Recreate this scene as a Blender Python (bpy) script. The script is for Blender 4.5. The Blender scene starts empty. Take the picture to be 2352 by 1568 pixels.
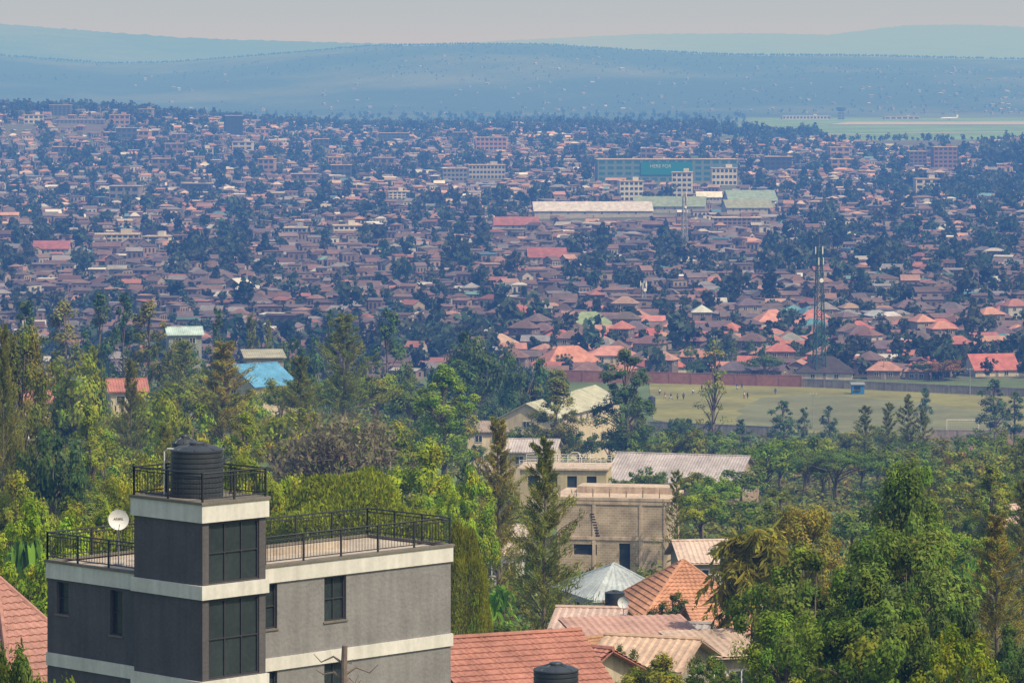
import bpy, math, random
import numpy as np
from mathutils import Vector
rng = np.random.default_rng(11); random.seed(11)
S = bpy.context.scene; C = S.collection
S.view_settings.view_transform = 'Standard'; S.view_settings.look = 'None'; S.view_settings.exposure = 0
F = 9000.; HX = 1176.; HY = 200.
def PX(px, Y): return (px-HX)/F*Y
def PZ(py, Y): return -(py-HY)/F*Y
R = math.radians

# ------------------------------------------------------------------ terrain
YT = np.array([-200,0,60,118,150,200,250,333,450,560,700,800,870,1080,1250,1600,2000,2500,3200,4000,4600,5600,6500,30000.])
ZT = np.array([-12,-14,-19,-24,-27,-31.5,-36,-42,-50,-58,-68,-75,-79,-79,-77,-72.5,-70,-66,-55,-42,-52,-49,-47,-47.])
CPX = np.array([-3000,-600,0,250,400,600,850,1050,1250,1450,1700,2000,2352,3000,5300.])
CPY = np.array([100,120,130,149,146,130,108,104,105,118,130,131,138,120,110.])
def sm(x): x = np.clip(x, 0, 1); return x*x*(3-2*x)
def vnoise(x, y):
    return (np.sin(x*1.0+1.3*np.sin(y*.7)) + np.sin(y*1.1+1.7*np.sin(x*.6+2)) + .6*np.sin(x*2.3+y*1.9+1) + .5*np.sin(y*2.7-x*1.8+4))/3.1
def G(X, Y):
    X = np.asarray(X, float); Y = np.asarray(Y, float)
    s = X/np.maximum(Y, 40)*F+HX
    z = np.interp(Y, YT, ZT)
    z = z + 10*sm((1150-s)/300)*np.exp(-((Y-590)/150)**2)
    z = z + 24*sm((850-s)/700)*np.exp(-((Y-3550)/650)**2)
    w = sm((s-1560)/260)*sm((Y-3300)/500)*sm((6600-Y)/300)
    z = z*(1-w) - 50*w
    z = z + 1.6*vnoise(X/90, Y/110)*sm((Y-1150)/300)*(1-w)
    crest = (HY-np.interp(s, CPX, CPY))/F*10000
    t = sm((Y-6300)/3700)
    hill = crest + 14*vnoise(X/300, Y/420)*np.clip(t*(1-t)*4+.1, 0, 1) - 70*sm((Y-10000)/2500)
    return z*(1-t)+hill*t
def g1(X, Y): return float(G(X, Y))

# ------------------------------------------------------------------ materials
def nt(name):
    m = bpy.data.materials.new(name); m.use_nodes = True
    t = m.node_tree; t.nodes.clear()
    return m, t, t.nodes.new('ShaderNodeOutputMaterial')
def N(t, ty, **k):
    n = t.nodes.new(ty)
    for a, b in k.items(): setattr(n, a, b)
    return n
def noise_scale(t, colsock, scale, var, coord, detail=4):
    n = N(t, 'ShaderNodeTexNoise'); n.inputs['Scale'].default_value = scale; n.inputs['Detail'].default_value = detail
    t.links.new(coord, n.inputs['Vector'])
    mr = N(t, 'ShaderNodeMapRange'); mr.inputs[1].default_value = .25; mr.inputs[2].default_value = .75
    mr.inputs[3].default_value = 1-var; mr.inputs[4].default_value = 1+var
    t.links.new(n.outputs['Fac'], mr.inputs[0])
    v = N(t, 'ShaderNodeVectorMath', operation='SCALE'); t.links.new(colsock, v.inputs[0]); t.links.new(mr.outputs[0], v.inputs['Scale'])
    return v.outputs[0], n.outputs['Fac']
def mat(name, col=(.5,.5,.5), rough=.85, var=.2, scale=1.2, src=None, bump=0., metal=0., spec=.25, streak=0.):
    m, t, out = nt(name)
    tc = N(t, 'ShaderNodeTexCoord')
    if src == 'attr':
        a = N(t, 'ShaderNodeAttribute'); a.attribute_name = 'Col'; c = a.outputs['Color']
    elif src == 'obj':
        c = N(t, 'ShaderNodeObjectInfo').outputs['Color']
    else:
        a = N(t, 'ShaderNodeRGB'); a.outputs[0].default_value = (*col, 1); c = a.outputs[0]
    c, f1 = noise_scale(t, c, scale, var, tc.outputs['Object'])
    c, f2 = noise_scale(t, c, scale*9, var*.6, tc.outputs['Object'], 2)
    if streak:
        mp = N(t, 'ShaderNodeMapping'); mp.inputs['Scale'].default_value = (3.5, 3.5, .25); t.links.new(tc.outputs['Object'], mp.inputs[0])
        c, f3 = noise_scale(t, c, 1.0, streak, mp.outputs[0])
    b = N(t, 'ShaderNodeBsdfPrincipled'); b.inputs['Roughness'].default_value = rough; b.inputs['Metallic'].default_value = metal
    b.inputs['Specular IOR Level'].default_value = spec
    t.links.new(c, b.inputs['Base Color'])
    if bump:
        bp = N(t, 'ShaderNodeBump'); bp.inputs['Strength'].default_value = bump; bp.inputs['Distance'].default_value = .03
        t.links.new(f2, bp.inputs['Height']); t.links.new(bp.outputs[0], b.inputs['Normal'])
    t.links.new(b.outputs[0], out.inputs[0]); return m
def leafmat(name, tr=.36):
    m, t, out = nt(name)
    a = N(t, 'ShaderNodeAttribute'); a.attribute_name = 'Col'; o = N(t, 'ShaderNodeObjectInfo')
    v = N(t, 'ShaderNodeVectorMath', operation='MULTIPLY'); t.links.new(a.outputs['Color'], v.inputs[0]); t.links.new(o.outputs['Color'], v.inputs[1])
    d = N(t, 'ShaderNodeBsdfDiffuse'); l = N(t, 'ShaderNodeBsdfTranslucent'); x = N(t, 'ShaderNodeMixShader'); x.inputs[0].default_value = tr
    t.links.new(v.outputs[0], d.inputs[0]); t.links.new(v.outputs[0], l.inputs[0])
    t.links.new(d.outputs[0], x.inputs[1]); t.links.new(l.outputs[0], x.inputs[2]); t.links.new(x.outputs[0], out.inputs[0]); return m
def blockmat():
    m, t, out = nt('block_masonry'); tc = N(t, 'ShaderNodeTexCoord'); s = N(t, 'ShaderNodeSeparateXYZ'); t.links.new(tc.outputs['Object'], s.inputs[0])
    ad = N(t, 'ShaderNodeMath', operation='ADD'); t.links.new(s.outputs[0], ad.inputs[0]); t.links.new(s.outputs[1], ad.inputs[1])
    cb = N(t, 'ShaderNodeCombineXYZ'); t.links.new(ad.outputs[0], cb.inputs[0]); t.links.new(s.outputs[2], cb.inputs[1])
    br = N(t, 'ShaderNodeTexBrick'); t.links.new(cb.outputs[0], br.inputs['Vector'])
    br.inputs['Color1'].default_value = (.43,.335,.245,1); br.inputs['Color2'].default_value = (.35,.275,.2,1); br.inputs['Mortar'].default_value = (.52,.44,.36,1)
    br.inputs['Scale'].default_value = 1; br.inputs['Brick Width'].default_value = .42; br.inputs['Row Height'].default_value = .22; br.inputs['Mortar Size'].default_value = .018
    c, f = noise_scale(t, br.outputs[0], .8, .35, tc.outputs['Object'])
    b = N(t, 'ShaderNodeBsdfPrincipled'); b.inputs['Roughness'].default_value = .95; t.links.new(c, b.inputs['Base Color']); t.links.new(b.outputs[0], out.inputs[0]); return m
M = {}
M['leaf'] = leafmat('leaf'); M['bark'] = mat('bark', (.16,.13,.1), .95, .35, 2, bump=.4)
M['ground'] = mat('ground', src='attr', var=.3, scale=.06, rough=1)
M['hill'] = mat('hill_forest', src='attr', var=.4, scale=.006, rough=1)
M['field'] = mat('field_grass', (.19,.185,.06), 1, .3, .05); M['pitch'] = mat('worn_pitch', (.15,.158,.075), 1, .25, .06)
M['roof_t'] = mat('roof_tinted', src='obj', var=.28, scale=.5, rough=.8, streak=.12); M['wall_t'] = mat('wall_tinted', src='obj', var=.15, scale=.7, streak=.15)
M['stuffhouse'] = mat('town_surfaces', src='attr', var=.25, scale=.12)
M['glass'] = mat('dark_glass', (.03,.04,.045), .12, .3, .8, spec=.5); M['glass_teal'] = mat('teal_glass', (.025,.1,.12), .2, .3, .2, spec=.5)
M['white'] = mat('white_paint', (.6,.59,.57), .7, .1, .9, streak=.14); M['frame'] = mat('window_frame', (.045,.045,.048), .5, .1)
M['grey_dark'] = mat('dark_grey_render', (.095,.09,.094), .95, .14, .9, bump=.6, streak=.12); M['grey'] = mat('grey_render', (.215,.212,.22), .95, .14, .9, bump=.6, streak=.14)
M['terrace'] = mat('terrace_screed', (.42,.36,.3), .9, .25, .8); M['cap'] = mat('parapet_cap', (.17,.155,.135), .9, .2)
M['rail'] = mat('black_railing', (.03,.034,.036), .45, .15, spec=.4); M['tank'] = mat('black_plastic', (.036,.043,.05), .45, .25, 2, spec=.45)
M['dish'] = mat('dish_white', (.66,.66,.66), .5, .08); M['metal'] = mat('galvanised', (.32,.33,.34), .5, .2, 2, metal=.4)
M['concrete'] = mat('raw_concrete', (.48,.38,.3), .95, .25, .8, streak=.25); M['block'] = blockmat()
M['red_wall'] = mat('brick_boundary', (.28,.13,.1), .95, .3, .1); M['grey_wall'] = mat('grey_boundary', (.24,.22,.2), .95, .3, .1, streak=.25)
M['teal_steel'] = mat('teal_steel', (.035,.085,.085), .6, .2); M['blue'] = mat('blue_paint', (.03,.16,.38), .6, .2)
M['skin'] = mat('skin', (.09,.05,.035), .6, .1); M['cloth'] = mat('cloth', src='obj', var=.1); M['net'] = mat('net_cord', (.5,.5,.5), .9, .1)
M['sign'] = mat('sign_teal', (.01,.16,.19), .5, .1); M['ink'] = mat('lettering', (.05,.05,.055), .6, 0); M['inkw'] = mat('lettering_white', (.42,.46,.46), .6, 0)
M['runway'] = mat('runway', (.34,.31,.26), .9, .15, .02); M['wood'] = mat('pole_wood', (.2,.16,.12), .9, .3)
M['dead'] = mat('dead_wood', (.16,.13,.115), .95, .3)

# ------------------------------------------------------------------ mesh helpers
class MB:
    def __init__(s): s.v = []; s.f = []; s.m = []
    def face(s, pts, m=0):
        b = len(s.v); s.v += [tuple(p) for p in pts]; s.f.append(tuple(range(b, b+len(pts)))); s.m.append(m)
    def box(s, c, d, rz=0, m=0):
        ca, sa = math.cos(rz), math.sin(rz); b = len(s.v)
        for k in range(8):
            x = (-.5 if k & 1 == 0 else .5)*d[0]; y = (-.5 if k & 2 == 0 else .5)*d[1]; z = (-.5 if k & 4 == 0 else .5)*d[2]
            s.v.append((c[0]+x*ca-y*sa, c[1]+x*sa+y*ca, c[2]+z))
        for f in ((0,2,3,1),(4,5,7,6),(0,1,5,4),(2,6,7,3),(0,4,6,2),(1,3,7,5)): s.f.append(tuple(b+i for i in f)); s.m.append(m)
        return s
    def path(s, pts, rad, n=6, m=0):
        pts = [Vector(p) for p in pts]; b = len(s.v); k = len(pts)
        for i, p in enumerate(pts):
            d = (pts[min(i+1, k-1)]-pts[max(i-1, 0)]).normalized()
            a = d.cross(Vector((0, 0, 1)) if abs(d.z) < .9 else Vector((1, 0, 0))).normalized(); e = d.cross(a)
            for j in range(n):
                q = p+(a*math.cos(2*math.pi*j/n)+e*math.sin(2*math.pi*j/n))*rad[i]; s.v.append(tuple(q))
        for i in range(k-1):
            for j in range(n):
                s.f.append((b+i*n+j, b+i*n+(j+1) % n, b+(i+1)*n+(j+1) % n, b+(i+1)*n+j)); s.m.append(m)
        s.f.append(tuple(b+j for j in range(n))[::-1]); s.m.append(m)
        s.f.append(tuple(b+(k-1)*n+j for j in range(n))); s.m.append(m)
        return s
    def tube(s, a, b, r, r2=None, n=6, m=0): return s.path([a, b], [r, r if r2 is None else r2], n, m)
    def lathe(s, prof, n=24, m=0):
        b = len(s.v)
        for r, z in prof:
            for j in range(n): s.v.append((r*math.cos(2*math.pi*j/n), r*math.sin(2*math.pi*j/n), z))
        for i in range(len(prof)-1):
            for j in range(n): s.f.append((b+i*n+j, b+i*n+(j+1) % n, b+(i+1)*n+(j+1) % n, b+(i+1)*n+j)); s.m.append(m)
        s.f.append(tuple(b+j for j in range(n))[::-1]); s.m.append(m); e = b+(len(prof)-1)*n
        s.f.append(tuple(e+j for j in range(n))); s.m.append(m); return s
    def slope(s, P0, P1, P2, P3, kind=None, th=.12, m=0):
        P0, P1, P2, P3 = map(Vector, (P0, P1, P2, P3))
        nrm = (P1-P0).cross((P3+P2)/2-P0).normalized()
        dn = Vector((0, 0, -th))
        if kind is None:
            s.face([P0, P1, P2, P3] if (P2-P3).length > .01 else [P0, P1, P2], m)
        else:
            Lu = (P1-P0).length; Lv = ((P3+P2)/2-(P0+P1)/2).length
            nu = max(2, int(Lu/.13)); rows = []
            if kind == 'tile':
                nr = max(2, int(Lv/.36))
                for r in range(nr): rows += [(r/nr, .055), ((r+.97)/nr, 0.)]
            else:
                rows = [(0, 0), (.33, 0), (.66, .01), (1, 0)]
            b = len(s.v)
            for t, h in rows:
                A = P0.lerp(P3, t); B = P1.lerp(P2, t)
                for i in range(nu+1):
                    q = A.lerp(B, i/nu); w = q.dot((P1-P0).normalized())
                    amp = .025 if kind == 'tile' else .03
                    per = .3 if kind == 'tile' else .4
                    q = q+nrm*(h+amp*math.sin(2*math.pi*w/per)); s.v.append(tuple(q))
            for j in range(len(rows)-1):
                for i in range(nu):
                    a = b+j*(nu+1)+i; s.f.append((a, a+1, a+nu+2, a+nu+1)); s.m.append(m)
        o = nrm*-.06 if kind else Vector((0, 0, 0))
        lo = [p+dn for p in (P0, P1, P2, P3)]; hi = [p+o for p in (P0, P1, P2, P3)]
        s.face([lo[0], lo[1], hi[1], hi[0]], m)
        s.face([lo[1], lo[2], hi[2], hi[1]], m); s.face([lo[3], lo[0], hi[0], hi[3]], m); s.face([lo[3], lo[2], lo[1], lo[0]], m)
    def wall(s, O, U, L, z0, z1, ops=(), inward=None, depth=.12, m=0):
        O = Vector((O[0], O[1], 0)); U = Vector((U[0], U[1], 0)).normalized()
        us = sorted({0, L} | {o[0] for o in ops} | {o[1] for o in ops}); zs = sorted({z0, z1} | {o[2] for o in ops} | {o[3] for o in ops})
        P = lambda u, z, d=0: O+U*u+Vector((0, 0, z))+(Vector((inward[0], inward[1], 0))*d if inward else Vector())
        for i in range(len(us)-1):
            for j in range(len(zs)-1):
                cu = (us[i]+us[i+1])/2; cz = (zs[j]+zs[j+1])/2
                if any(o[0] < cu < o[1] and o[2] < cz < o[3] for o in ops): continue
                s.face([P(us[i], zs[j]), P(us[i+1], zs[j]), P(us[i+1], zs[j+1]), P(us[i], zs[j+1])], m)
        for a, b, c, d in ops:
            for (p, q) in (((a, c), (b, c)), ((b, c), (b, d)), ((b, d), (a, d)), ((a, d), (a, c))):
                s.face([P(*p), P(*q), P(*q, depth), P(*p, depth)], m)
        return s
    def mesh(s, name, mats):
        me = bpy.data.meshes.new(name); me.from_pydata(s.v, [], s.f)
        for x in (mats if isinstance(mats, (list, tuple)) else [mats]): me.materials.append(x)
        me.polygons.foreach_set('material_index', s.m); me.update(); return me
    def obj(s, name, mats, parent=None, loc=(0,0,0), rot=(0,0,0), color=None):
        return inst(name, s.mesh(name, mats), parent, loc, rot, color)
def inst(name, me, parent=None, loc=(0,0,0), rot=(0,0,0), color=None, scale=None):
    o = bpy.data.objects.new(name, me); C.objects.link(o); o.location = loc; o.rotation_euler = rot
    if parent: o.parent = parent
    if color: o.color = (*color, 1)
    if scale: o.scale = scale
    return o
THINGS = []
def thing(name, label, cat, loc, rz=0, group=None, px=None):
    o = bpy.data.objects.new(name, None); C.objects.link(o); o.location = loc; o.rotation_euler = (0, 0, rz)
    o['label'] = label; o['category'] = cat
    if group: o['group'] = group
    o.empty_display_size = .5; THINGS.append(o); return o
def structure(o, label):
    o['kind'] = 'structure'; o['label'] = label; return o
def npmesh(name, V, Q, col, mt):
    me = bpy.data.meshes.new(name); V = np.ascontiguousarray(V, np.float32); Q = np.ascontiguousarray(Q, np.int32); n = len(Q)
    me.vertices.add(len(V)); me.vertices.foreach_set('co', V.ravel()); me.loops.add(4*n); me.loops.foreach_set('vertex_index', Q.ravel())
    me.polygons.add(n); me.polygons.foreach_set('loop_start', np.arange(n, dtype=np.int32)*4)
    me.update(calc_edges=True)
    a = me.color_attributes.new('Col', 'FLOAT_COLOR', 'POINT'); c = np.ones((len(V), 4), np.float32); c[:, :3] = col; a.data.foreach_set('color', c.ravel())
    me.materials.append(mt); return me
def text_mesh(body, size, mt):
    cu = bpy.data.curves.new('lettering', 'FONT'); cu.body = body; cu.size = size; cu.align_x = 'CENTER'; cu.align_y = 'CENTER'; cu.extrude = .01*size
    o = bpy.data.objects.new('lettering_tmp', cu); C.objects.link(o); dg = bpy.context.evaluated_depsgraph_get()
    me = bpy.data.meshes.new_from_object(o.evaluated_get(dg)); bpy.data.objects.remove(o); me.materials.clear(); me.materials.append(mt); return me

# ------------------------------------------------------------------ ground, hills, sky haze
rows = np.concatenate([np.linspace(-100, 100, 12), np.geomspace(110, 13500, 330)]); cols = np.linspace(-2600, 5000, 260)
YY = np.repeat(rows[:, None], len(cols), 1); XX = (cols[None, :]-HX)/F*(YY+220)
ZZ = G(XX, YY); sS = XX/np.maximum(YY, 40)*F+HX
def grid(name, XX, YY, ZZ, col, mt):
    nr, nc = XX.shape; V = np.stack([XX, YY, ZZ], -1).reshape(-1, 3); i = np.arange(nr*nc).reshape(nr, nc)
    Q = np.stack([i[:-1, :-1], i[:-1, 1:], i[1:, 1:], i[1:, :-1]], -1).reshape(-1, 4); return npmesh(name, V, Q, col.reshape(-1, 3), mt)
nz = vnoise(XX/35, YY/60)[..., None]; n2 = vnoise(XX/260+3, YY/330)[..., None]
green = np.array([.095,.135,.045]); earth = np.array([.17,.12,.085]); town = np.array([.11,.085,.075]); grass = np.array([.125,.22,.07]); forest = np.array([.03,.055,.03]); crop = np.array([.1,.125,.06])
w = lambda a: np.clip(a, 0, 1)
col = green+(earth-green)*w(nz*.5-.25)
bk = (sm((sS-2040)/60)*sm((YY-740)/30)*sm((905-YY)/12))[..., None]; col = col*(1-bk)+np.array([.17,.095,.075])*(1+.2*nz)*bk
tw = sm((YY-1040)/60)[..., None]; col = col*(1-tw)+(town+(green*.8-town)*w(nz*.8+.35))*tw
pl = (sm((sS-1600)/160)*sm((YY-3550)/200)*sm((6500-YY)/300))[..., None]; hl = sm((YY-4200)/500)[..., None]*(1-pl)
col = col*(1-pl)+(grass*(1+.3*nz))*pl; col = col*(1-hl)+(forest+(crop-forest)*w(n2*.9+.3*nz+.1))*hl
structure(inst('ground', grid('ground', XX, YY, ZZ, col, M['ground'])), 'green slopes and valley floor under the town, rising to the wooded ridge')
def far_hill(name, label, Yc, pxs, pys, depth):
    cs = np.linspace(-2500, 5200, 900); t = np.linspace(-1, 1, 28); cr = (HY-np.interp(cs, pxs, pys))/F*Yc
    Y = Yc+t[:, None]*depth+0*cs[None]; X = (cs[None]-HX)/F*Y
    k = np.clip(1-np.abs(t), 0, 1)[:, None]; k = k*k*(3-2*k)
    Z = -60+(cr[None]+60)*k+ 8*vnoise(X/500, Y/700)*k*(1-k)*4 + 3*vnoise(X/120, Y/200)*k + rng.uniform(0, 6, X.shape)*k
    c = forest+(crop-forest)*w(vnoise(X/600, Y/900)[..., None]); structure(inst(name, grid(name, X, Y, Z, c, M['hill'])), label)
far_hill('hills', 'nearer blue hazy ridge on the left skyline', 16500, [-2500,-300,0,200,400,700,900,1200,5200], [40,50,58,72,88,98,104,140,170], 3500)
far_hill('hills.001', 'palest far ridge on the right skyline', 27000, [-2500,700,1000,1150,1500,1700,1900,2080,2200,2352,5200], [180,120,107,95,79,78,81,60,58,63,60], 5000)
# haze: box of air that absorbs, its emission standing in for scattered sunlight
mb = MB(); mb.box((0, 34000, 380), (90000, 76000, 1000))
m, t, out = nt('glowing_haze'); va = N(t, 'ShaderNodeVolumeAbsorption'); em = N(t, 'ShaderNodeEmission'); ad = N(t, 'ShaderNodeAddShader')
sig = np.array([.0345, .104, .280])*1e-3; J = np.array([.57, .525, .545])
va.inputs['Color'].default_value = (*(1-sig/sig[2]), 1); va.inputs['Density'].default_value = float(sig[2])
e = sig*J; em.inputs['Color'].default_value = (*(e/e.max()), 1); em.inputs['Strength'].default_value = float(e.max())
t.links.new(va.outputs[0], ad.inputs[0]); t.links.new(em.outputs[0], ad.inputs[1]); t.links.new(ad.outputs[0], out.inputs['Volume'])
structure(mb.obj('sky', m), 'pale hazy air and sky over the hills')

# ------------------------------------------------------------------ foliage prototypes
def unit(n):
    v = rng.normal(size=(n, 3)); return v/np.linalg.norm(v, axis=1, keepdims=True)
def leafquads(c, L, W, d=None, nrm=None):
    n = len(c); a = unit(n) if d is None else d/np.linalg.norm(d, axis=1, keepdims=True)
    if nrm is None: b = np.cross(a, unit(n))
    else:
        m_ = nrm+.42*rng.normal(size=(n, 3)); m_ /= np.linalg.norm(m_, axis=1, keepdims=True)+1e-9
        a = a-m_*np.sum(a*m_, 1, keepdims=True); a /= np.linalg.norm(a, axis=1, keepdims=True)+1e-9; b = np.cross(m_, a)
    b = b/(np.linalg.norm(b, axis=1, keepdims=True)+1e-9)
    L = np.broadcast_to(L, (n,))[:, None]; W = np.broadcast_to(W, (n,))[:, None]
    V = np.stack([c+a*L, c+b*W, c-a*L, c-b*W], 1).reshape(-1, 3); return V, np.arange(4*n).reshape(n, 4)
LC = np.array([.19,.226,.06])
def colour(n, ccol, jit=.13):
    k = (1+jit*rng.normal(size=(n, 1))).clip(.5, 1.6); c = ccol*k; c[:, 0] *= (1+.08*rng.normal(size=n)).clip(.6, 1.5); return np.repeat(c, 4, 0)
def clumps(cent, rad, per, leaf, name, up=.0, asp=.55, squash=.8, drop=0., dry=0.):
    cs, cc, nn = [], [], []; mid = cent.mean(0)
    for i in range(len(cent)):
        u = unit(per); p = u*(rad[i]*rng.uniform(.35, 1.05, per)[:, None]); p[:, 2] *= squash
        o_ = cent[i]-mid; o_ = o_/(np.linalg.norm(o_)+1e-6)
        cs.append(cent[i]+p); nn.append(u+.55*o_+np.array([0, 0, .25])); k = rng.uniform(.66, 1.3); h = np.array([rng.uniform(.85, 1.22), 1, rng.uniform(.7, 1.2)])
        if rng.uniform() < dry: h = np.array([1.5, 1.12, .8])
        cc.append(np.tile(LC*k*h, (per, 1)))
    c = np.concatenate(cs); cc = np.concatenate(cc); d = unit(len(c)); nn = np.concatenate(nn)
    if drop: d[:, 2] -= drop
    V, Q = leafquads(c, leaf*rng.uniform(.6, 1.3, len(c)), leaf*asp*rng.uniform(.6, 1.3, len(c)), d, nn)
    return npmesh(name, V, Q, colour(len(c), cc), M['leaf'])
def trunkmesh(h, r, limbs, bend=.3, top=.8, n=7, lr=.42):
    mb = MB(); k = 6; pts = [Vector((bend*math.sin(i*1.3)*i/k, bend*math.cos(i*1.7)*i/k-bend*i/k*.3, h*top*i/(k-1))) for i in range(k)]
    pts[0] = Vector((0, 0, -.6)); mb.path(pts, [r*(1-.8*i/(k-1))*(1.25 if i == 0 else 1) for i in range(k)], n)
    for e, t in limbs:
        i = t*(k-1); p = pts[int(i)].lerp(pts[min(k-1, int(i)+1)], i % 1); e = Vector(e); mid = p.lerp(e, .5)+Vector((0, 0, .08*(e-p).length))
        mb.path([p, mid, e], [r*lr*(1-.5*t), r*lr*.6, r*.06], 5)
    return mb.mesh('trunk', M['bark'])
PROTO = {}
def reg(kind, trunk, crown, h, wd): PROTO.setdefault(kind, []).append((trunk, crown, h, wd))
def p_round(kind, nc, per, leaf, flat=.78):
    for v in range(3):
        u = unit(nc); rr = rng.uniform(.55, 1., nc)**.6; c = u*rr[:, None]*np.array([3.6, 3.6, 3.6*flat]); c[:, 2] = np.abs(c[:, 2]+1.2)-1.2
        c *= (1+.2*np.sin(u[:, :1]*4+v)+.18*np.sin(u[:, 2:]*5+v*2)); c[:, 2] += 6
        rad = rng.uniform(.6, 1.25, nc)*(40/nc)**.33
        reg(kind, trunkmesh(8, .28, [(c[i], rng.uniform(.35, .85)) for i in range(0, nc, max(1, nc//9))]), clumps(c, rad, per, leaf, 'crown', dry=.06), 9.3, 9)
p_round('round', 42, 75, .23); p_round('round_near', 105, 180, .125)
def p_tall(kind, nc, per, leaf, pw=3.0):
    for v in range(3):
        t = rng.uniform(.18, 1, nc); prof = np.sin(np.clip(t, 0, 1)*math.pi*.86+.3)**.8*(1+.35*np.sin(t*14+v*2)); a = rng.uniform(0, 6.28, nc)
        r = prof*rng.uniform(.25, 1, nc)**.6*1.9; c = np.stack([r*np.cos(a), r*np.sin(a), 1.2+t*12.6], 1); rad = rng.uniform(.45, .95, nc)*(46/nc)**.3*(1.15-.5*t)
        reg(kind, trunkmesh(13, .22, [(c[i], min(.9, t[i]*.85)) for i in range(0, nc, 3)], .2, .95), clumps(c, rad, per, leaf, 'crown', squash=1.2, drop=.4, asp=.4), 14, 4.8)
p_tall('tall', 46, 60, .23); p_tall('tall_near', 82, 150, .13)
def p_layered():
    for v in range(2):
        nc = 105; t = rng.uniform(.1, 1, nc); a = rng.uniform(0, 6.28, nc); r = (1.2+2.6*np.sin(np.clip(1.12-t, 0, 1)*2.4))*(1+.3*np.sin(t*17+v*2+a))*rng.uniform(.3, 1, nc)**.5*.8
        c = np.stack([r*np.cos(a), r*np.sin(a), .8+t*10.5], 1); rad = rng.uniform(.5, .95, nc)
        reg('layered', trunkmesh(11, .28, [(c[i], min(.92, t[i]*.8)) for i in range(0, nc, 2)], .3, .95, lr=.3), clumps(c, rad, 165, .15, 'crown', squash=1.1, drop=.8, asp=.42, dry=.08), 12, 6.6)
p_layered()
def p_sparse():
    for v in range(2):
        nc = 26; t = rng.uniform(.3, 1, nc); a = rng.uniform(0, 6.28, nc); r = rng.uniform(.4, 2.0, nc)*(1.25-t); c = np.stack([r*np.cos(a), r*np.sin(a), 1+t*12.6], 1)
        reg('sparse', trunkmesh(13, .2, [(c[i], t[i]*.8) for i in range(nc)], .2, .98), clumps(c, rng.uniform(.35, .7, nc), 32, .17, 'crown', drop=.3, asp=.4), 14, 4)
p_sparse()
def p_conifer(kind, nb, per, L, W, lm):
    for v in range(3):
        P, D, K, lim = [], [], [], []
        for i in range(nb):
            t = (i+rng.uniform(0, 1))/nb; z = 1.8+t*11.6; ln = (2.5*(1-t)**.8+.3)*rng.uniform(.45, 1.2)*(1+.25*math.sin(t*13+v)); a = i*2.4+rng.uniform(-.5, .5)
            u = rng.uniform(.25, 1.05, per); d0 = np.array([math.cos(a), math.sin(a), 0]); rise = rng.uniform(.45, .95)
            p = d0*(u*ln)[:, None]; p[:, 2] = z+ln*(rise*u**1.3)-.1; p += rng.normal(size=(per, 3))*np.array([.16, .16, .22])*(.35+.65*(1-t))*(.5+.7*u[:, None])
            d = np.tile(d0*.6+np.array([0, 0, .7]), (per, 1))+rng.normal(size=(per, 3))*.5; k = rng.uniform(.7, 1.3); P.append(p); D.append(d); K.append(np.tile(LC*k*np.array([rng.uniform(.92, 1.15), 1, 1.]), (per, 1)))
            if i % lm == 0: e = d0*ln*.85; lim.append(((e[0], e[1], z+ln*rise*.8), min(.96, (z-.2)/13.6)))
        c = np.concatenate(P); V, Q = leafquads(c, L*rng.uniform(.6, 1.4, len(c)), W, np.concatenate(D))
        me = npmesh('crown', V, Q, colour(len(c), np.concatenate(K)), M['leaf'])
        reg(kind, trunkmesh(13.6, .15, lim, .12, 1.0, lr=.3), me, 14, 4.6)
p_conifer('conifer', 56, 38, .33, .06, 3); p_conifer('conifer_near', 80, 100, .24, .03, 2)
def p_acacia():
    nc = 70; a = rng.uniform(0, 6.28, nc); r = np.sqrt(rng.uniform(0, 1, nc))*6.2; c = np.stack([r*np.cos(a), r*np.sin(a), 8.6-1.9*(r/6.2)**2+rng.uniform(-.6, .35, nc)], 1)
    reg('acacia', trunkmesh(7, .38, [(c[i]-np.array([0, 0, .4]), rng.uniform(.4, .95)) for i in range(0, nc, 4)], .3, .8), clumps(c, rng.uniform(.8, 1.3, nc), 120, .16, 'crown', squash=.45), 9.4, 13.5)
p_acacia()
def p_weep():
    n = 34000; u = unit(n); u[:, 2] = np.abs(u[:, 2]); lump = 1+.06*np.sin(u[:, :1]*7+1)*np.sin(u[:, 1:2]*6)+.04*np.sin(u[:, 2:]*14)
    s_ = u.copy(); s_[:, 2] = u[:, 2]**.5
    c = s_*np.array([6, 5, 4.6])*lump*(rng.uniform(.5, 1, n)**.1)[:, None]; c[:, 2] += .6; d = u*.9+rng.normal(size=(n, 3))*.5; d[:, 2] -= .35
    k = (.9+.25*vnoise(c[:, 0]*1.3, c[:, 1]*1.3+c[:, 2]))[:, None]; V, Q = leafquads(c, rng.uniform(.07, .17, n), .04, d)
    reg('weeping', trunkmesh(4, .3, [((2.5*math.cos(j), 2.2*math.sin(j), 3.2), .6) for j in range(6)]), npmesh('crown', V, Q, colour(n, LC*k*np.array([1.05, 1, .9])), M['leaf']), 5.3, 12)
p_weep()
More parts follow.
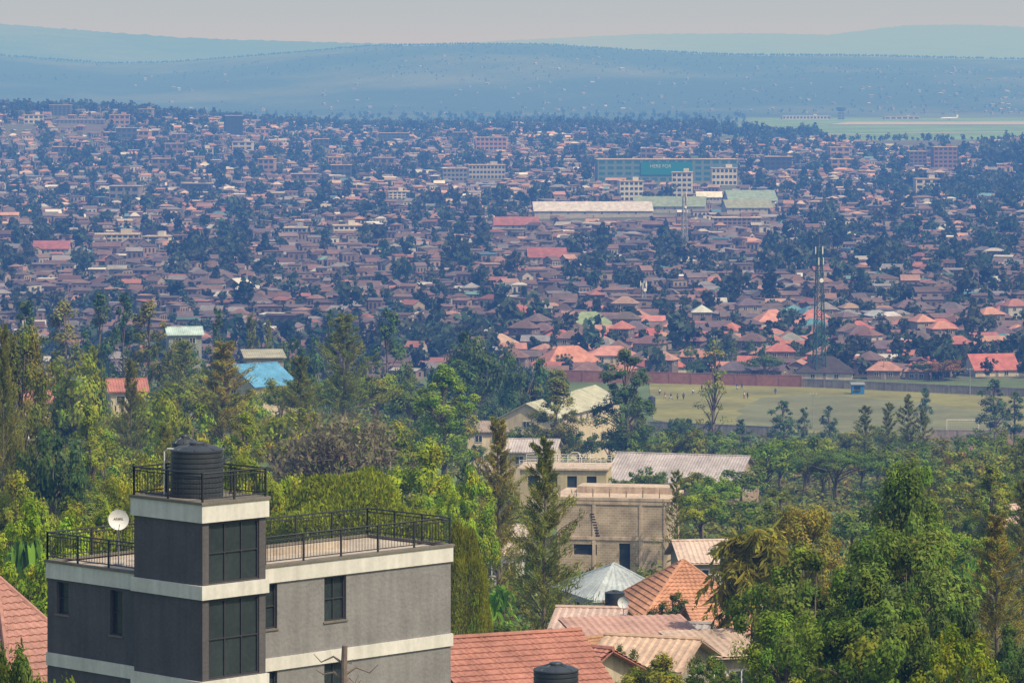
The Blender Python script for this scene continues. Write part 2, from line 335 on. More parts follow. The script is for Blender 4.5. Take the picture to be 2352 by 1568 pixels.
def p_bare():
    mb = MB(); random.seed(5); ends = []
    def br(p, d, l, r, k):
        q = p+d*l; mb.path([p, p.lerp(q, .5)+Vector((random.uniform(-.1, .1),)*3)*l, q], [r, r*.8, r*.6], 4 if k < 3 else 3)
        if k >= 5: ends.append(q); return
        for j in range(3 if k > 0 else 6):
            e = (d*.8+Vector((random.gauss(0, .55), random.gauss(0, .55), random.gauss(.12, .35)))).normalized(); br(q, e, l*random.uniform(.62, .85), r*.6, k+1)
    br(Vector((0, 0, 0)), Vector((0, 0, 1)), 1.6, .2, 0)
    E = np.array([tuple(q) for q in ends]); c = np.repeat(E, 4, 0)+rng.normal(size=(len(E)*4, 3))*.22
    V, Q = leafquads(c, rng.uniform(.06, .16, len(c)), .05); me = npmesh('crown', V, Q, colour(len(c), np.array([.3,.22,.18])), M['leaf'])
    reg('bare', mb.mesh('trunk', M['dead']), me, float(E[:, 2].max()), float(np.ptp(E[:, 0])))
p_bare()
def p_palm(kind, nf, per, droop, lw, h=6.2, sh=1., el0=-.3, spread=.35):
    for v in range(2):
        P, D, Ls, K = [], [], [], []; mb = MB()
        for i in range(nf):
            a = i*2.4+rng.uniform(-.4, .4); el = rng.uniform(el0, 1.25); ln = rng.uniform(1.7, 3.1)*sh; u = np.linspace(.06, 1, per); k = rng.uniform(.6, 1.3)
            hx = u*ln*math.cos(el)+.1; hz = u*ln*math.sin(el)-droop*rng.uniform(.6, 1.2)*u**2*ln*.75; sp = np.stack([hx*math.cos(a), hx*math.sin(a), h+hz], 1)
            side = np.array([-math.sin(a), math.cos(a), 0])
            for sgn in (-1, 1):
                wl = (.75*np.sin(u*math.pi*.92+.12)+.08)*rng.uniform(.5, 1.2, per); d = side*sgn*.7+np.array([math.cos(a)*.35, math.sin(a)*.35, -.85])+rng.normal(size=(per, 3))*spread; d /= np.linalg.norm(d, axis=1, keepdims=True)
                P.append(sp+d*wl[:, None]*.5); D.append(d); Ls.append(wl*.5); K.append(np.tile(LC*k, (per, 1)))
        c = np.concatenate(P); V, Q = leafquads(c, np.concatenate(Ls), lw, np.concatenate(D))
        tk = MB(); tk.path([(.25*math.sin(j*.5), .1*j/6, -.5+j*(h+.5)/6) for j in range(7)], [.26-.018*j for j in range(7)], 9)
        for j in range(12): tk.path([(.2*math.cos(j*2.4), .2*math.sin(j*2.4), h-.6), (.5*math.cos(j*2.4), .5*math.sin(j*2.4), h)], [.07, .02], 4)
        reg(kind, tk.mesh('trunk', M['bark']), npmesh('crown', V, Q, colour(len(c), np.concatenate(K)), M['leaf']), h+2, 5.6*sh)
p_palm('palm', 26, 46, .75, .05); p_palm('shaggy_palm', 52, 46, 1.25, .055, 5.2, 1., -.9, .5)
def p_banana():
    for v in range(2):
        Vs, Qs, Cs = [], [], []; b = 0; tk = MB()
        for stem in range(4):
            ox, oy = rng.uniform(-.9, .9, 2); hh = rng.uniform(1.6, 2.6); tk.path([(ox, oy, -.3), (ox, oy, hh*.6), (ox, oy, hh)], [.16, .13, .07], 7)
            for j in range(8):
                a = j*2.4+rng.uniform(-.3, .3); ln = rng.uniform(1.5, 2.3); el = rng.uniform(.5, 1.3); n = 9; u = np.linspace(0, 1, n)
                hx = u*ln*math.cos(el); hz = u*ln*math.sin(el)-u**2.2*ln*rng.uniform(.5, 1.1); wd = .34*np.sin(u*2.9+.12)
                sp = np.stack([ox+hx*math.cos(a), oy+hx*math.sin(a), hh+hz], 1); sd = np.array([-math.sin(a), math.cos(a), 0]); rg = rng.normal(size=(n, 1))*.06
                V = np.stack([sp+sd*wd[:, None]+[0, 0, .1]+rg, sp, sp-sd*wd[:, None]+[0, 0, .1]-rg], 1).reshape(-1, 3); q = []
                for i in range(n-1):
                    for kk in (0, 1): q.append((b+3*i+kk, b+3*i+kk+1, b+3*i+kk+4, b+3*i+kk+3))
                Vs.append(V); Qs += q; b += len(V); Cs.append(np.tile(np.array([.19,.28,.07])*rng.uniform(.6, 1.3), (len(V), 1)))
        reg('banana', tk.mesh('stem', M['bark']), npmesh('leaves', np.concatenate(Vs), np.array(Qs), np.concatenate(Cs), M['leaf']), 4.2, 4.5)
p_banana()

# ------------------------------------------------------------------ placing trees
PROTECT = [(110,1015,1040,1568,119),(1040,1430,1400,1568,158),(1330,1280,1500,1365,270),(1440,1265,1700,1405,246),(1330,1400,1720,1520,192),(1285,1115,1570,1300,350),
 (1090,1205,1190,1290,330),(1200,1040,1410,1105,478),(1400,1028,1770,1085,515),(1150,875,1390,965,715),(1490,830,2352,975,900),(520,830,645,875,640),(385,745,460,762,780),
 (1185,985,1330,1440,232),(1600,1130,1880,1350,205),(1810,1030,2030,1180,518),(820,1015,1120,1240,285),(1230,760,1590,850,1060),(600,1090,1010,1250,222),
 (715,720,840,960,535),(960,840,1085,1010,475),(1215,850,1340,1030,615),(1375,810,1500,1030,630),(460,775,570,960,445),(655,965,880,1100,318)]
FOOT = []
LAND = [(210,1400,120,'grey building'),(540,1400,120,'stair tower'),(820,1230,124,'roof terrace'),(1240,1490,160,'bottom red roof'),(1560,1340,248,'orange tiled roof'),
 (1410,1320,270,'pale metal roof'),(1430,1210,352,'unfinished block building'),(1300,1085,480,'cream flat building'),(1580,1070,520,'long pink shed'),(1270,930,730,'cream hall'),(1700,930,950,'football field'),(2200,970,905,'white goal'),
 (550,850,640,'blue shed'),(1882,700,1060,'tall mast'),(1620,870,1040,'brick field wall'),(1350,755,1250,'green hipped roof'),(1572,500,1700,'distant mast'),(1920,1080,520,'flat topped acacia'),(1740,1230,205,'tan shaggy palm'),(2300,870,1080,'right edge roof'),(790,830,540,'pointed olive tree'),(795,535,1850,'white balcony building'),
 (536,290,3450,'dark tower block'),(140,260,3500,'ridge tower'),(1530,385,2650,'teal glass office'),(1360,490,2080,'white roofed factory'),(2168,360,2900,'brick tower block')]
def where(px, py, Y):
    best = min(LAND, key=lambda l: (l[0]-px)**2+(1.6*(l[1]-py))**2+((l[2]-Y)/Y*300)**2)
    dx = px-best[0]
    if Y > best[2]*1.06: r = 'beyond, left of' if dx < -60 else 'beyond, right of' if dx > 60 else 'straight behind'
    elif Y < best[2]*.94: r = 'nearer, left of' if dx < -60 else 'nearer, right of' if dx > 60 else 'in front of'
    else: r = 'left of' if dx < 0 else 'right of'
    return r+' the '+best[3]
KN = {'round':('broadleaf_tree','round'),'round_near':('broadleaf_tree','big leafy'),'tall':('column_tree','tall narrow'),'tall_near':('column_tree','tall leafy'),'sparse':('slender_tree','thin open'),'conifer':('feathery_tree','feathery pointed'),
 'conifer_near':('feathery_tree','feathery pointed'),'acacia':('acacia_tree','flat topped'),'weeping':('mound_tree','mound shaped'),'bare':('bare_tree','leafless twiggy'),'palm':('palm_tree','palm'),'shaggy_palm':('palm_tree','shaggy drooping palm'),'banana':('banana_plant','banana'),'layered':('layered_tree','tall layered drooping')}
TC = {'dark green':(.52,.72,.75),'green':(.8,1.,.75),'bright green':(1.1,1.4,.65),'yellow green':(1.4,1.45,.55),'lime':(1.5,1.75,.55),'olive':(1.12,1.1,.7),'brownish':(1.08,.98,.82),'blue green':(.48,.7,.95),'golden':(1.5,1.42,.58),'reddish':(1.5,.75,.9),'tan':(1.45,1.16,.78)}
TW = {'dark green':'dark','green':'green','bright green':'bright','yellow green':'lime','blue green':'bluish','lime':'vivid'}
ntree = 0
def tree(kind, px, Y, ytop, wpx, tint='green', label=None, rz=None):
    global ntree
    X = PX(px, Y); z = g1(X, Y); var = PROTO[kind]; tr, cr, h0, w0 = var[ntree % len(var)]; ntree += 1
    h = max(1.5, PZ(ytop, Y)-z); wd = wpx/F*Y; nm, ds = KN[kind]
    o = thing(nm, label or f'{TW.get(tint, tint)} {ds} {"plant" if kind=="banana" else "tree"} {where(px, ytop+60, Y)}', 'plant' if kind == 'banana' else 'tree', (X, Y, z), rng.uniform(0, 6.28) if rz is None else rz, 'trees on the slopes and in the valley')
    k = rng.uniform(.88, 1.12); tc = tuple(c*k for c in TC[tint]); sc = (wd/w0, wd/w0, h/h0)
    inst('stem' if kind == 'banana' else 'trunk', tr, o, scale=sc); inst('leaves' if kind == 'banana' else 'crown', cr, o, color=tc, scale=sc)
    return o
def ok(px, Y, ytop, wpx):
    z = g1(PX(px, Y), Y); yb = HY-z*F/Y
    for x0, y0, x1, y1, YY in PROTECT:
        if Y < YY and px+wpx*.5 > x0 and px-wpx*.5 < x1 and ytop < y1 and yb > y0: return False
    X = PX(px, Y)
    for fx, fy, fr in FOOT:
        if (X-fx)**2+(Y-fy)**2 < (fr+.12*wpx/F*Y)**2: return False
    return True

# ------------------------------------------------------------------ houses
def house_meshes(L, W, h, rh, form, kind=None, ov=.45, base=.0, nwin=2):
    w_ = MB(); a, b = L/2, W/2
    pts = [(-a,-b),(a,-b),(a,b),(-a,b)]
    for i in range(4):
        p, q = pts[i], pts[(i+1) % 4]; w_.face([(*p, -base-1.5), (*q, -base-1.5), (*q, h), (*p, h)])
    r = MB(); A, B = a+ov, b+ov; dz = -rh*ov/b; e = h+dz+.06
    if form == 'gable':
        for sx in (-1, 1): w_.face([(sx*a, -b, h), (sx*a, b, h), (sx*a, 0, h+rh-.02)])
        R0, R1 = (-A, 0, h+rh+.06), (A, 0, h+rh+.06)
        r.slope((-A,-B,e), (A,-B,e), R1, R0, kind); r.slope((A,B,e), (-A,B,e), R0, R1, kind)
        if kind: r.tube((-A, 0, h+rh+.08), (A, 0, h+rh+.08), .12)
    elif form == 'hip':
        k = max(.05, a-b*.95); R0, R1 = (-k, 0, h+rh+.06), (k, 0, h+rh+.06)
        r.slope((-A,-B,e), (A,-B,e), R1, R0, kind); r.slope((A,B,e), (-A,B,e), R0, R1, kind)
        r.slope((A,-B,e), (A,B,e), R1, R1, kind); r.slope((-A,B,e), (-A,-B,e), R0, R0, kind)
        if kind:
            r.tube(R0, R1, .12)
            for sx in (-1, 1):
                for sy in (-1, 1): r.tube((sx*A, sy*B, e), (sx*k, 0, h+rh+.06), .1)
    elif form == 'mono':
        r.slope((-A,-B,h+.05), (A,-B,h+.05), (A,B,h+rh), (-A,B,h+rh), kind)
        for sx in (-1, 1): w_.face([(sx*a, -b, h), (sx*a, b, h), (sx*a, b, h+rh-.15)])
        w_.face([(-a, b, h), (a, b, h), (a, b, h+rh-.15), (-a, b, h+rh-.15)])
    wi = MB(); wi.box((0, 0, 0), (1.3, .10, 1.2), m=0); wi.box((0, -.06, 0), (1.1, .03, 1.0), m=1); wi.box((0, -.08, 0), (.06, .03, 1.0), m=0)
    d = MB(); d.box((0, 0, 0), (1.0, .1, 2.1), m=0); d.box((0, -.06, -.03), (.82, .03, 1.95), m=1); d.box((.3, -.09, 0), (.05, .05, .12), m=0)
    wz = h-1.25; pos = []
    for i in range(nwin): pos.append(((i+.5)/nwin*L*.86-a*.86, -b-.045, wz, 0))
    for sx in (-1, 1): pos.append((sx*(a+.045), 0, wz, sx*math.pi/2))
    return dict(wall=w_.mesh('wall', M['wall_t']), roof=r.mesh('roof', M['roof_t']), win=wi.mesh('window', [M['white'], M['glass']]), door=d.mesh('door', [M['white'], M['wood']]), pos=pos, b=b, h=h)
def put_house(p, loc, rz, rc, wc, label, name='house', group=None, doorpos=0.):
    o = thing(name, label, 'house', loc, rz, group)
    inst('wall', p['wall'], o, color=wc); inst('roof', p['roof'], o, color=rc)
    for x, y, z, a in p['pos']: inst('window', p['win'], o, (x, y, z), (0, 0, a))
    inst('door', p['door'], o, (doorpos, -p['b']-.045, 1.05-.2), (0, 0, 0))
    return o
def near_house(px, Y, yeave, wpx, W, rh, form, yawdeg, rc, wc, label, kind='tile', name='house', nwin=2, ov=.5):
    X = PX(px, Y); z = g1(X, Y)-.1; h = max(2.2, PZ(yeave, Y)-z); L = wpx/F*Y; FOOT.append((X, Y, min(max(L, W)*.62, 14)))
    return put_house(house_meshes(L, W, h, rh, form, kind, ov, 1.0, nwin), (X, Y, z), R(yawdeg), rc, wc, label, name, None, L*.0)
TER = (.36,.165,.125); ORG = (.46,.235,.145); PNK = (.5,.33,.26); CRM = (.5,.43,.33); WHT = (.62,.6,.57); DUL = (.34,.3,.25)
near_house(1160,162,1594,330,9,2.4,'gable',24,TER,CRM,'large red tiled roof house right of the grey building at the bottom',nwin=3)
near_house(1320,176,1550,170,6,1.3,'gable',-38,TER,CRM,'smaller red tiled gable roof behind the large red tiled roof at the bottom')
near_house(-5,150,1510,190,9,3.0,'hip',35,(.36,.19,.155),CRM,'red tiled roof at the left edge beside the grey building')
near_house(1570,250,1396,260,10,3.0,'hip',10,ORG,CRM,'orange tiled hipped roof house in front of the unfinished block building')
near_house(1655,226,1435,130,5,1.1,'gable',12,(.48,.26,.17),DUL,'small orange tiled roof on the right of the big orange one')
near_house(1410,272,1352,175,7,1.7,'hip',20,(.34,.38,.4),WHT,'house with pale grey metal hipped roof left of the orange tiled roof','metal')
near_house(1450,207,1455,250,4.5,.6,'mono',12,(.46,.28,.23),DUL,'house with long flat salmon metal roof in front of the orange tiled roof','metal')
near_house(1500,190,1510,190,5.5,.95,'gable',-20,(.5,.36,.27),DUL,'peach coloured low gabled metal roof among the lower roofs','metal')
near_house(1640,202,1492,150,4.6,.7,'mono',14,(.48,.36,.29),DUL,'peach metal roof beside the big leafy tree, right of the other lower roofs','metal')
near_house(1385,198,1505,100,4.5,.9,'gable',40,(.36,.21,.12),DUL,'small rust brown tiled roof left of the peach gabled roof')
near_house(1565,214,1458,110,4.2,.6,'gable',-12,(.34,.31,.3),DUL,'small grey roof between the salmon metal roof and the orange roof','metal')
near_house(1700,238,1440,120,6,2.6,'gable',55,(.32,.27,.2),DUL,'steep khaki tiled roof between the orange roof and the big leafy tree')
near_house(1360,225,1425,130,5,.7,'gable',-10,(.46,.34,.3),DUL,'small pinkish low gabled roof behind the salmon metal roof','metal')
near_house(1625,318,1276,140,6,1.2,'gable',8,(.5,.39,.33),DUL,'house with pale pink roof behind the tan shaggy palm','metal')
near_house(1128,332,1262,95,6,.6,'mono',15,(.5,.42,.36),WHT,'small white walled flat house left of the unfinished block building','metal')
near_house(1170,345,1225,60,5,.5,'mono',5,(.5,.42,.36),WHT,'white walled block touching the left side of the unfinished building','metal')
near_house(1570,520,1094,300,13,2.9,'gable',-18,(.37,.335,.34),(.33,.26,.2),'long shed with low pinkish grey metal roof below the football field','metal',name='shed')
near_house(2330,330,1215,120,8,2.0,'gable',20,(.45,.33,.28),CRM,'pinkish roofed house at the right edge behind the feathery trees','metal')
near_house(585,640,878,120,11,3.0,'gable',42,(.1,.28,.46),CRM,'shed with bright blue metal roof among the trees on the left','metal',name='shed')
near_house(605,700,818,85,8,1.0,'mono',8,(.33,.32,.25),(.3,.28,.22),'cream flat roofed house behind the bright blue roof','metal')
near_house(422,780,765,75,7,1.2,'gable',10,(.36,.47,.46),(.25,.27,.24),'house with pale aqua metal roof between tall dark trees on the left','metal')
near_house(290,560,892,80,8,1.3,'gable',10,(.36,.15,.12),CRM,'small red roof glimpsed among the trees at the left','metal')
near_house(80,560,920,70,7,1.3,'gable',20,(.36,.16,.14),CRM,'dull red roof among trees at the left edge','metal')
near_house(1110,640,985,90,7,1.2,'gable',10,(.3,.25,.22),CRM,'small brown roofed house left of the cream hall','metal')
near_house(1225,560,1030,110,8,1.3,'gable',-8,(.4,.36,.36),CRM,'low grey roofed house in front of the cream hall','metal')
near_house(1290,745,936,560,10,2.6,'gable',73,(.38,.38,.29),(.54,.46,.33),'long cream hall with pale green gabled roof left of the football field',None,name='hall',nwin=9)
near_house(1520,1085,852,95,10,3.4,'hip',12,(.38,.13,.1),CRM,'house with red hipped roof right behind the brick field wall',None)
near_house(1305,1090,835,145,12,4.8,'hip',22,(.42,.19,.14),CRM,'large house with salmon red hipped roof left of the brick field wall',None)
near_house(1405,1120,812,110,9,2.2,'hip',0,(.42,.2,.17),CRM,'low salmon roofed house between the two red hipped roofs',None)
near_house(1352,1240,768,110,11,3.8,'hip',10,(.2,.26,.14),(.42,.38,.3),'house with green hipped roof behind the salmon roofs',None)
near_house(1895,1065,872,125,11,3.8,'hip',-6,(.055,.045,.045),(.42,.38,.34),'house with dark brown hipped roof at the foot of the tall telecom mast',None)
near_house(2275,1075,890,105,10,3.8,'gable',14,(.36,.12,.1),CRM,'house with red roof at the right edge behind the field wall',None)
near_house(1995,1110,862,130,7,.7,'mono',0,(.5,.46,.44),(.5,.38,.33),'long pale flat building behind the grey field wall',None)
near_house(1775,1255,742,85,10,3.4,'hip',12,(.44,.21,.17),CRM,'house with salmon hipped roof left of the tall telecom mast',None)
near_house(1870,1255,740,85,10,3.4,'hip',-12,(.42,.17,.14),CRM,'house with red hipped roof directly behind the tall telecom mast',None)
near_house(1823,1290,725,60,9,2.2,'hip',0,(.1,.24,.27),CRM,'house with teal roof between two salmon roofs near the mast',None)
near_house(1150,1160,800,75,9,3.0,'hip',30,(.36,.25,.19),CRM,'house with brown hipped roof left of the salmon roofed houses',None)

# ------------------------------------------------------------------ grey building
Xc = PX(465, 118); zb = -24.0; AE = 12.35
gb = thing('grey_building', 'dark grey three storey building with white bands, stair tower and railed roof terrace', 'building', (Xc, 118, zb), R(45)); FOOT.append((Xc, 127, 11))
rops = [(a-2.53, b-2.53, z0, z1) for a, b in ((3.8,4.78),(6.77,7.71)) for z0, z1 in ((7.05,8.46),(4.2,5.72))]
mb = MB(); mb.wall((2.53,2), (1,0), AE-2.53, -1, 9, rops, (0,1), .16); mb.wall((AE,2), (0,1), 4, -1, 9); mb.wall((AE,6), (-1,0), AE-4, -1, 9); mb.obj('wall', M['grey'], gb)
lops = [(.47,1.06,7.4,8.42),(3.13,3.72,7.0,8.4)]
mb = MB(); mb.wall((.4,8), (0,-1), 4.8, -1, 9, lops, (1,0), .16); mb.wall((4,6), (0,1), 2, -1, 9); mb.wall((4,8), (-1,0), 3.6, -1, 9); mb.obj('wall', M['grey_dark'], gb)
tops = [(.25,2.27,9.02,10.84),(.25,2.27,6.14,8.52),(.25,2.27,3.2,5.6)]
mb = MB(); mb.wall((0,0), (1,0), 2.53, -1, 11.3, tops, (0,1), .1); mb.wall((0,3.22), (0,-1), 3.22, -1, 11.3); mb.wall((2.53,0), (0,1), 3.22, -1, 11.3); mb.wall((2.53,3.22), (-1,0), 2.53, 8, 11.3)
mb.obj('stair_tower', M['grey_dark'], gb)
def gwin(O, U, ops, depth, inward, nx, nz):
    U = Vector((*U, 0)); I = Vector((*inward, 0))
    for a, b, c, d in ops:
        O_ = Vector((O[0], O[1], 0)); mid = O_+U*(a+b)/2+I*depth; ang = math.atan2(U.y, U.x)
        q = MB(); q.box((0, 0, 0), (b-a, .02, d-c)); wobj = q.obj('window', M['glass'], gb, (mid.x, mid.y, (c+d)/2), (0, 0, ang))
        f = MB(); y = -.035; W, H = b-a, d-c
        for sx in (-1, 1): f.box((sx*(W/2-.025), y, 0), (.05, .05, H))
        for sz in (-1, 1): f.box((0, y, sz*(H/2-.025)), (W-.1, .048, .05))
        f.obj('frame', M['frame'], wobj)
        g = MB()
        for i in range(1, nx): g.box((W*i/nx-W/2, y, 0), (.035, .04, H-.1))
        for i in range(1, nz): g.box((0, y, H*i/nz-H/2), (W-.1, .036, .035))
        g.obj('glazing_bar', M['frame'], wobj)
        if W < 1.5: MB().box((0, -.06, -H/2-.02), (W+.1, .28, .05)).obj('sill', M['cap'], wobj)
gwin((0,0), (1,0), tops, .1, (0,1), 3, 2); gwin((2.53,2), (1,0), rops, .16, (0,1), 2, 2); gwin((.4,8), (0,-1), lops, .16, (1,0), 1, 2)
def band(boxes, name='white_band', mt='white'):
    mb = MB()
    for x0, x1, y0, y1, z0, z1 in boxes: mb.box(((x0+x1)/2, (y0+y1)/2, (z0+z1)/2), (x1-x0, y1-y0, z1-z0))
    mb.obj(name, M[mt], gb)
for z0, z1 in ((8.5,9.0),(5.75,6.15),(2.8,3.2)):
    band([(2.61,AE+.06,1.94,2.0-.001,z0,z1),(AE,AE+.06,2.0,6.0,z0,z1)]); band([(.34,.399,3.3,8.0,z0,z1)])
for z0, z1 in ((10.88,11.42),(8.56,8.98),(5.68,6.1),(2.75,3.15)):
    band([(-.08,2.61,-.08,0,z0,z1),(-.08,0,0.001,3.3,z0,z1),(2.53,2.61,0.001,3.3,z0,z1)])
band([(-.12,2.65,-.12,3.34,11.42,11.5)], 'tower_roof', 'cap')
band([(2.65,AE+.1,1.9,2.14,9.0,9.07),(AE-.1,AE+.1,2.14,6.1,9.0,9.07),(2.65,AE-.1,5.9,6.1,9.0,9.07),(.3,.5,3.36,8.06,9.0,9.07),(.5,4.1,7.9,8.06,9.0,9.07),(3.9,4.1,6.1,7.9,9.0,9.07)], 'parapet_cap', 'cap')
band([(2.65,AE-.02,2.02,5.98,8.8,8.97),(.42,2.6,3.36,5.98,8.8,8.96),(.42,3.98,5.98,7.98,8.8,8.95)], 'terrace_floor', 'terrace')
band([(4.2,9.9,4.3,4.5,8.97,9.2),(4.2,4.4,3.4,4.3,8.97,9.2)], 'roof_upstand', 'terrace')
bal = MB().tube((0,0,.1), (0,0,.74), .011, n=4).mesh('baluster', M['rail']); postm = MB().box((0,0,.44), (.05,.05,.88)).mesh('post', M['rail'])
def railing(p, q, z, sp=.13):
    p = Vector((*p, z)); q = Vector((*q, z)); d = q-p; L = d.length; mb = MB()
    for zz, r in ((.86,.028),(.75,.018),(.1,.018)): mb.tube((0, 0, zz), (L, 0, zz), r, n=5)
    o = mb.obj('railing', M['rail'], gb, p, (0, 0, math.atan2(d.y, d.x))); k = max(1, round(L/1.5))
    for i in range(k+1): inst('post', postm, o, (L*i/k, 0, 0))
    n = int(L/sp)
    for i in range(1, n): inst('baluster', bal, o, (L*i/n, 0, 0))
for p, q in (((2.72,2.05),(AE,2.05)),((AE,2.05),(AE,6.0)),((AE,6.0),(2.7,6.0)),((.4,3.42),(.4,8.0)),((.4,8.0),(4.0,8.0)),((4,8),(4,6.1))): railing(p, q, 9.07)
for p, q in (((0,0),(2.53,0)),((0,3.22),(0,0)),((2.53,3.22),(2.53,0)),((0,3.22),(2.53,3.22))): railing(p, q, 11.5)
def bw(a, b, z): c = .70710678; return (Xc+c*(a-b), 118+c*(a+b), zb+z)
def tank(label, loc, d, h, cat='tank'):
    o = thing('water_tank', label, cat, loc); r = d/2; prof = [(r*.96, 0)]; n = 9
    for i in range(n):
        z0 = h*.84*i/n; prof += [(r, z0+.01), (r, z0+h*.84/n*.7), (r*.968, z0+h*.84/n*.8), (r*.968, z0+h*.84/n*.95)]
    prof += [(r*1.01, h*.845), (r*1.01, h*.875), (r*.97, h*.885), (r*.7, h*.94), (r*.34, h*.965), (.01, h*.967)]
    MB().lathe(prof, 40).obj('tank_body', M['tank'], o); MB().lathe([(r*.3, h*.955), (r*.3, h*1.0), (r*.26, h*1.02), (.01, h*1.03)], 24).obj('lid', M['tank'], o)
    mb = MB()
    for j in range(8): a = j*math.pi/4; mb.path([(r*.97*math.cos(a), r*.97*math.sin(a), h*.88), (r*.36*math.cos(a), r*.36*math.sin(a), h*.975)], [.035, .02], 4)
    mb.obj('roof_rib', M['tank'], o); return o
tank('large ribbed black water tank on top of the grey stair tower', bw(1.1,1.55,11.505), 1.62, 1.62)
o = tank('second black water tank half hidden behind the large one on the stair tower', bw(1.62,2.74,11.505), .8, 1.72)
o = thing('pipe', 'thin white pipe standing left of the tank on the stair tower', 'pipe', bw(.35,2.2,11.505)); MB().path([(0,0,0),(0,0,1.35),(.1,-.03,1.45),(.3,-.1,1.45)], [.025]*4, 6).obj('riser', M['dish'], o); MB().lathe([(.06,0),(.06,.04),(.03,.05)],10).obj('flange', M['metal'], o)
o = thing('antenna', 'thin whip antenna pole rising from the stair tower', 'antenna', bw(2.3,1.35,11.505)); MB().path([(0,0,0),(0,0,1.4),(0,0,2.35)], [.016,.012,.006], 5).obj('mast', M['rail'], o); MB().lathe([(.07,0),(.06,.04),(.02,.06)],10).obj('base_plate', M['rail'], o)
def dish(label, loc, d, face, txt=None, lift=0.):
    o = thing('satellite_dish', label, 'dish', loc); r = d/2; H = d*1.15+lift
    prof = [(.005, 0)]+[(r*t, .28*r*t*t) for t in np.linspace(.1, 1, 10)]+[(r*1.015, .28*r+.005), (r, .28*r-.02)]+[(r*t, .28*r*t*t-.02) for t in np.linspace(.9, .05, 8)]
    rf = MB().lathe(prof, 36).obj('reflector', M['dish'], o, (0, -.1, H), (R(78), 0, R(face)))
    a = MB(); a.path([(0, -r*.98, .25*r), (0, -r*.55, r*1.0)], [.012, .012], 5); a.lathe([(.03, r*.95)]*2, 8); a.obj('feed_arm', M['metal'], rf)
    MB().path([(0,0,0),(0,0,H-.05),(0,-.08,H)], [.025,.025,.025], 8).obj('pole', M['metal'], o); MB().box((0,0,.015), (.3,.3,.03)).obj('base_plate', M['metal'], o)
    if txt: inst('lettering', text_mesh(txt, d*.19, M['ink']), rf, (0, r*.1, .045*r+.012))
    return o
dish('white satellite dish with dark lettering on the left roof terrace', bw(1.7,6.05,8.965), .64, 12, 'CANAL+', .68)
o = thing('dead_tree', 'bare broken dead trunk in front of the grey wall at the bottom', 'tree', (PX(790,104), 104, g1(PX(790,104),104)))
zt = PZ(1482,104)-o.location.z; mb = MB(); mb.path([(0,0,-.4),(.05,0,zt*.5),(0,0,zt*.93),(.02,0,zt)], [.14,.11,.085,.075], 8); mb.obj('trunk', M['dead'], o); mb = MB()
for j in range(7):
    a = random.uniform(-2.6, -.2) if j % 2 else random.uniform(0, 6); z = zt-.35-.14*j; mb.path([(0,0,z-.15),(.35*math.cos(a),.1,z+.05),(.75*math.cos(a),.1,z-.1+.1*j % .2),(1.0*math.cos(a),.1,z+.12)], [.045,.03,.02,.008], 5)
mb.obj('branch', M['dead'], o)
tank('black water tank on a stand in front of the red tiled roof', (PX(1277,141), 141, PZ(1522,141)-1.75), 1.62, 1.75)
o = thing('tank_stand', 'steel stand under the black tank by the red tiled roof', 'stand', (PX(1277,141), 141, g1(PX(1277,141),141))); hh = PZ(1522,141)-1.75-o.location.z
MB().box((0,0,hh-.06), (1.7,1.7,.11)).obj('platform', M['concrete'], o)
for sx in (-1,1):
    for sy in (-1,1): MB().box((sx*.75,sy*.75,hh/2-.3), (.12,.12,hh+.36)).obj('leg', M['metal'], o)
def on_house_tank():
    Y = 236; X = PX(1412,Y); z = PZ(1395,Y); g = g1(X,Y)
    o = thing('tank_stand', 'pier under the black tank beside the pale metal roof', 'stand', (X,Y,g)); MB().box((0,0,(z-g)/2-.2), (1.4,1.4,z-g+.4)).obj('pier', M['concrete'], o); MB().box((0,0,z-g-.05),(1.7,1.7,.1)).obj('platform', M['concrete'], o)
    tank('small black water tank between the pale metal roof and orange roof', (X,Y,z), 1.2, 1.05)
    Y = 219; X = PX(1432,Y); g = g1(X,Y); z = PZ(1412,Y)
    o = thing('dish_post', 'post carrying the dish above the salmon metal roof', 'post', (X,Y,g)); MB().path([(0,0,-.3),(0,0,z-g)], [.07,.06], 8).obj('pole', M['metal'], o); MB().box((0,0,z-g-.01),(.4,.4,.02)).obj('plate', M['metal'], o)
    dish('small pale satellite dish above the salmon metal roof', (X,Y,z), .62, -14)
on_house_tank()

# ------------------------------------------------------------------ unfinished block building
Y = 352; X = PX(1420,Y); zg = g1(X,Y)-.2; ub = thing('unfinished_building', 'two storey unfinished block building with bare concrete frame and flat slab', 'building', (X,Y,zg), R(-11)); FOOT.append((X,Y,8.5))
L, W = 9.9, 7.0; zt = PZ(1140,Y)-zg; fl = zt*.5
ops = [(1.5,3.6,fl-1.5,fl-.55),(5.6,6.6,.0,fl-.4)]
mb = MB(); mb.wall((-L/2,-W/2), (1,0), L, -1, zt, ops, (0,1), .2); mb.wall((L/2,-W/2), (0,1), W, -1, zt); mb.wall((L/2,W/2), (-1,0), L, -1, zt); mb.wall((-L/2,W/2), (0,-1), W, -1, zt); mb.obj('wall', M['block'], ub)
for x in (-L/2+.15, -1.6, 2.6, L/2-.15): MB().box((x,-W/2-.03,zt/2-.4), (.3,.06,zt+.7)).obj('column', M['concrete'], ub)
for y in (-W/2+.2, W/2-.15): MB().box((L/2+.03,y,zt/2-.4), (.06,.3,zt+.7)).obj('column', M['concrete'], ub)
for z in (fl, zt-.2): mb = MB(); mb.box((0,-W/2-.035,z), (L+.06,.08,.28)); mb.box((L/2+.035,.02,z), (.08,W,.28)); mb.obj('beam', M['concrete'], ub)
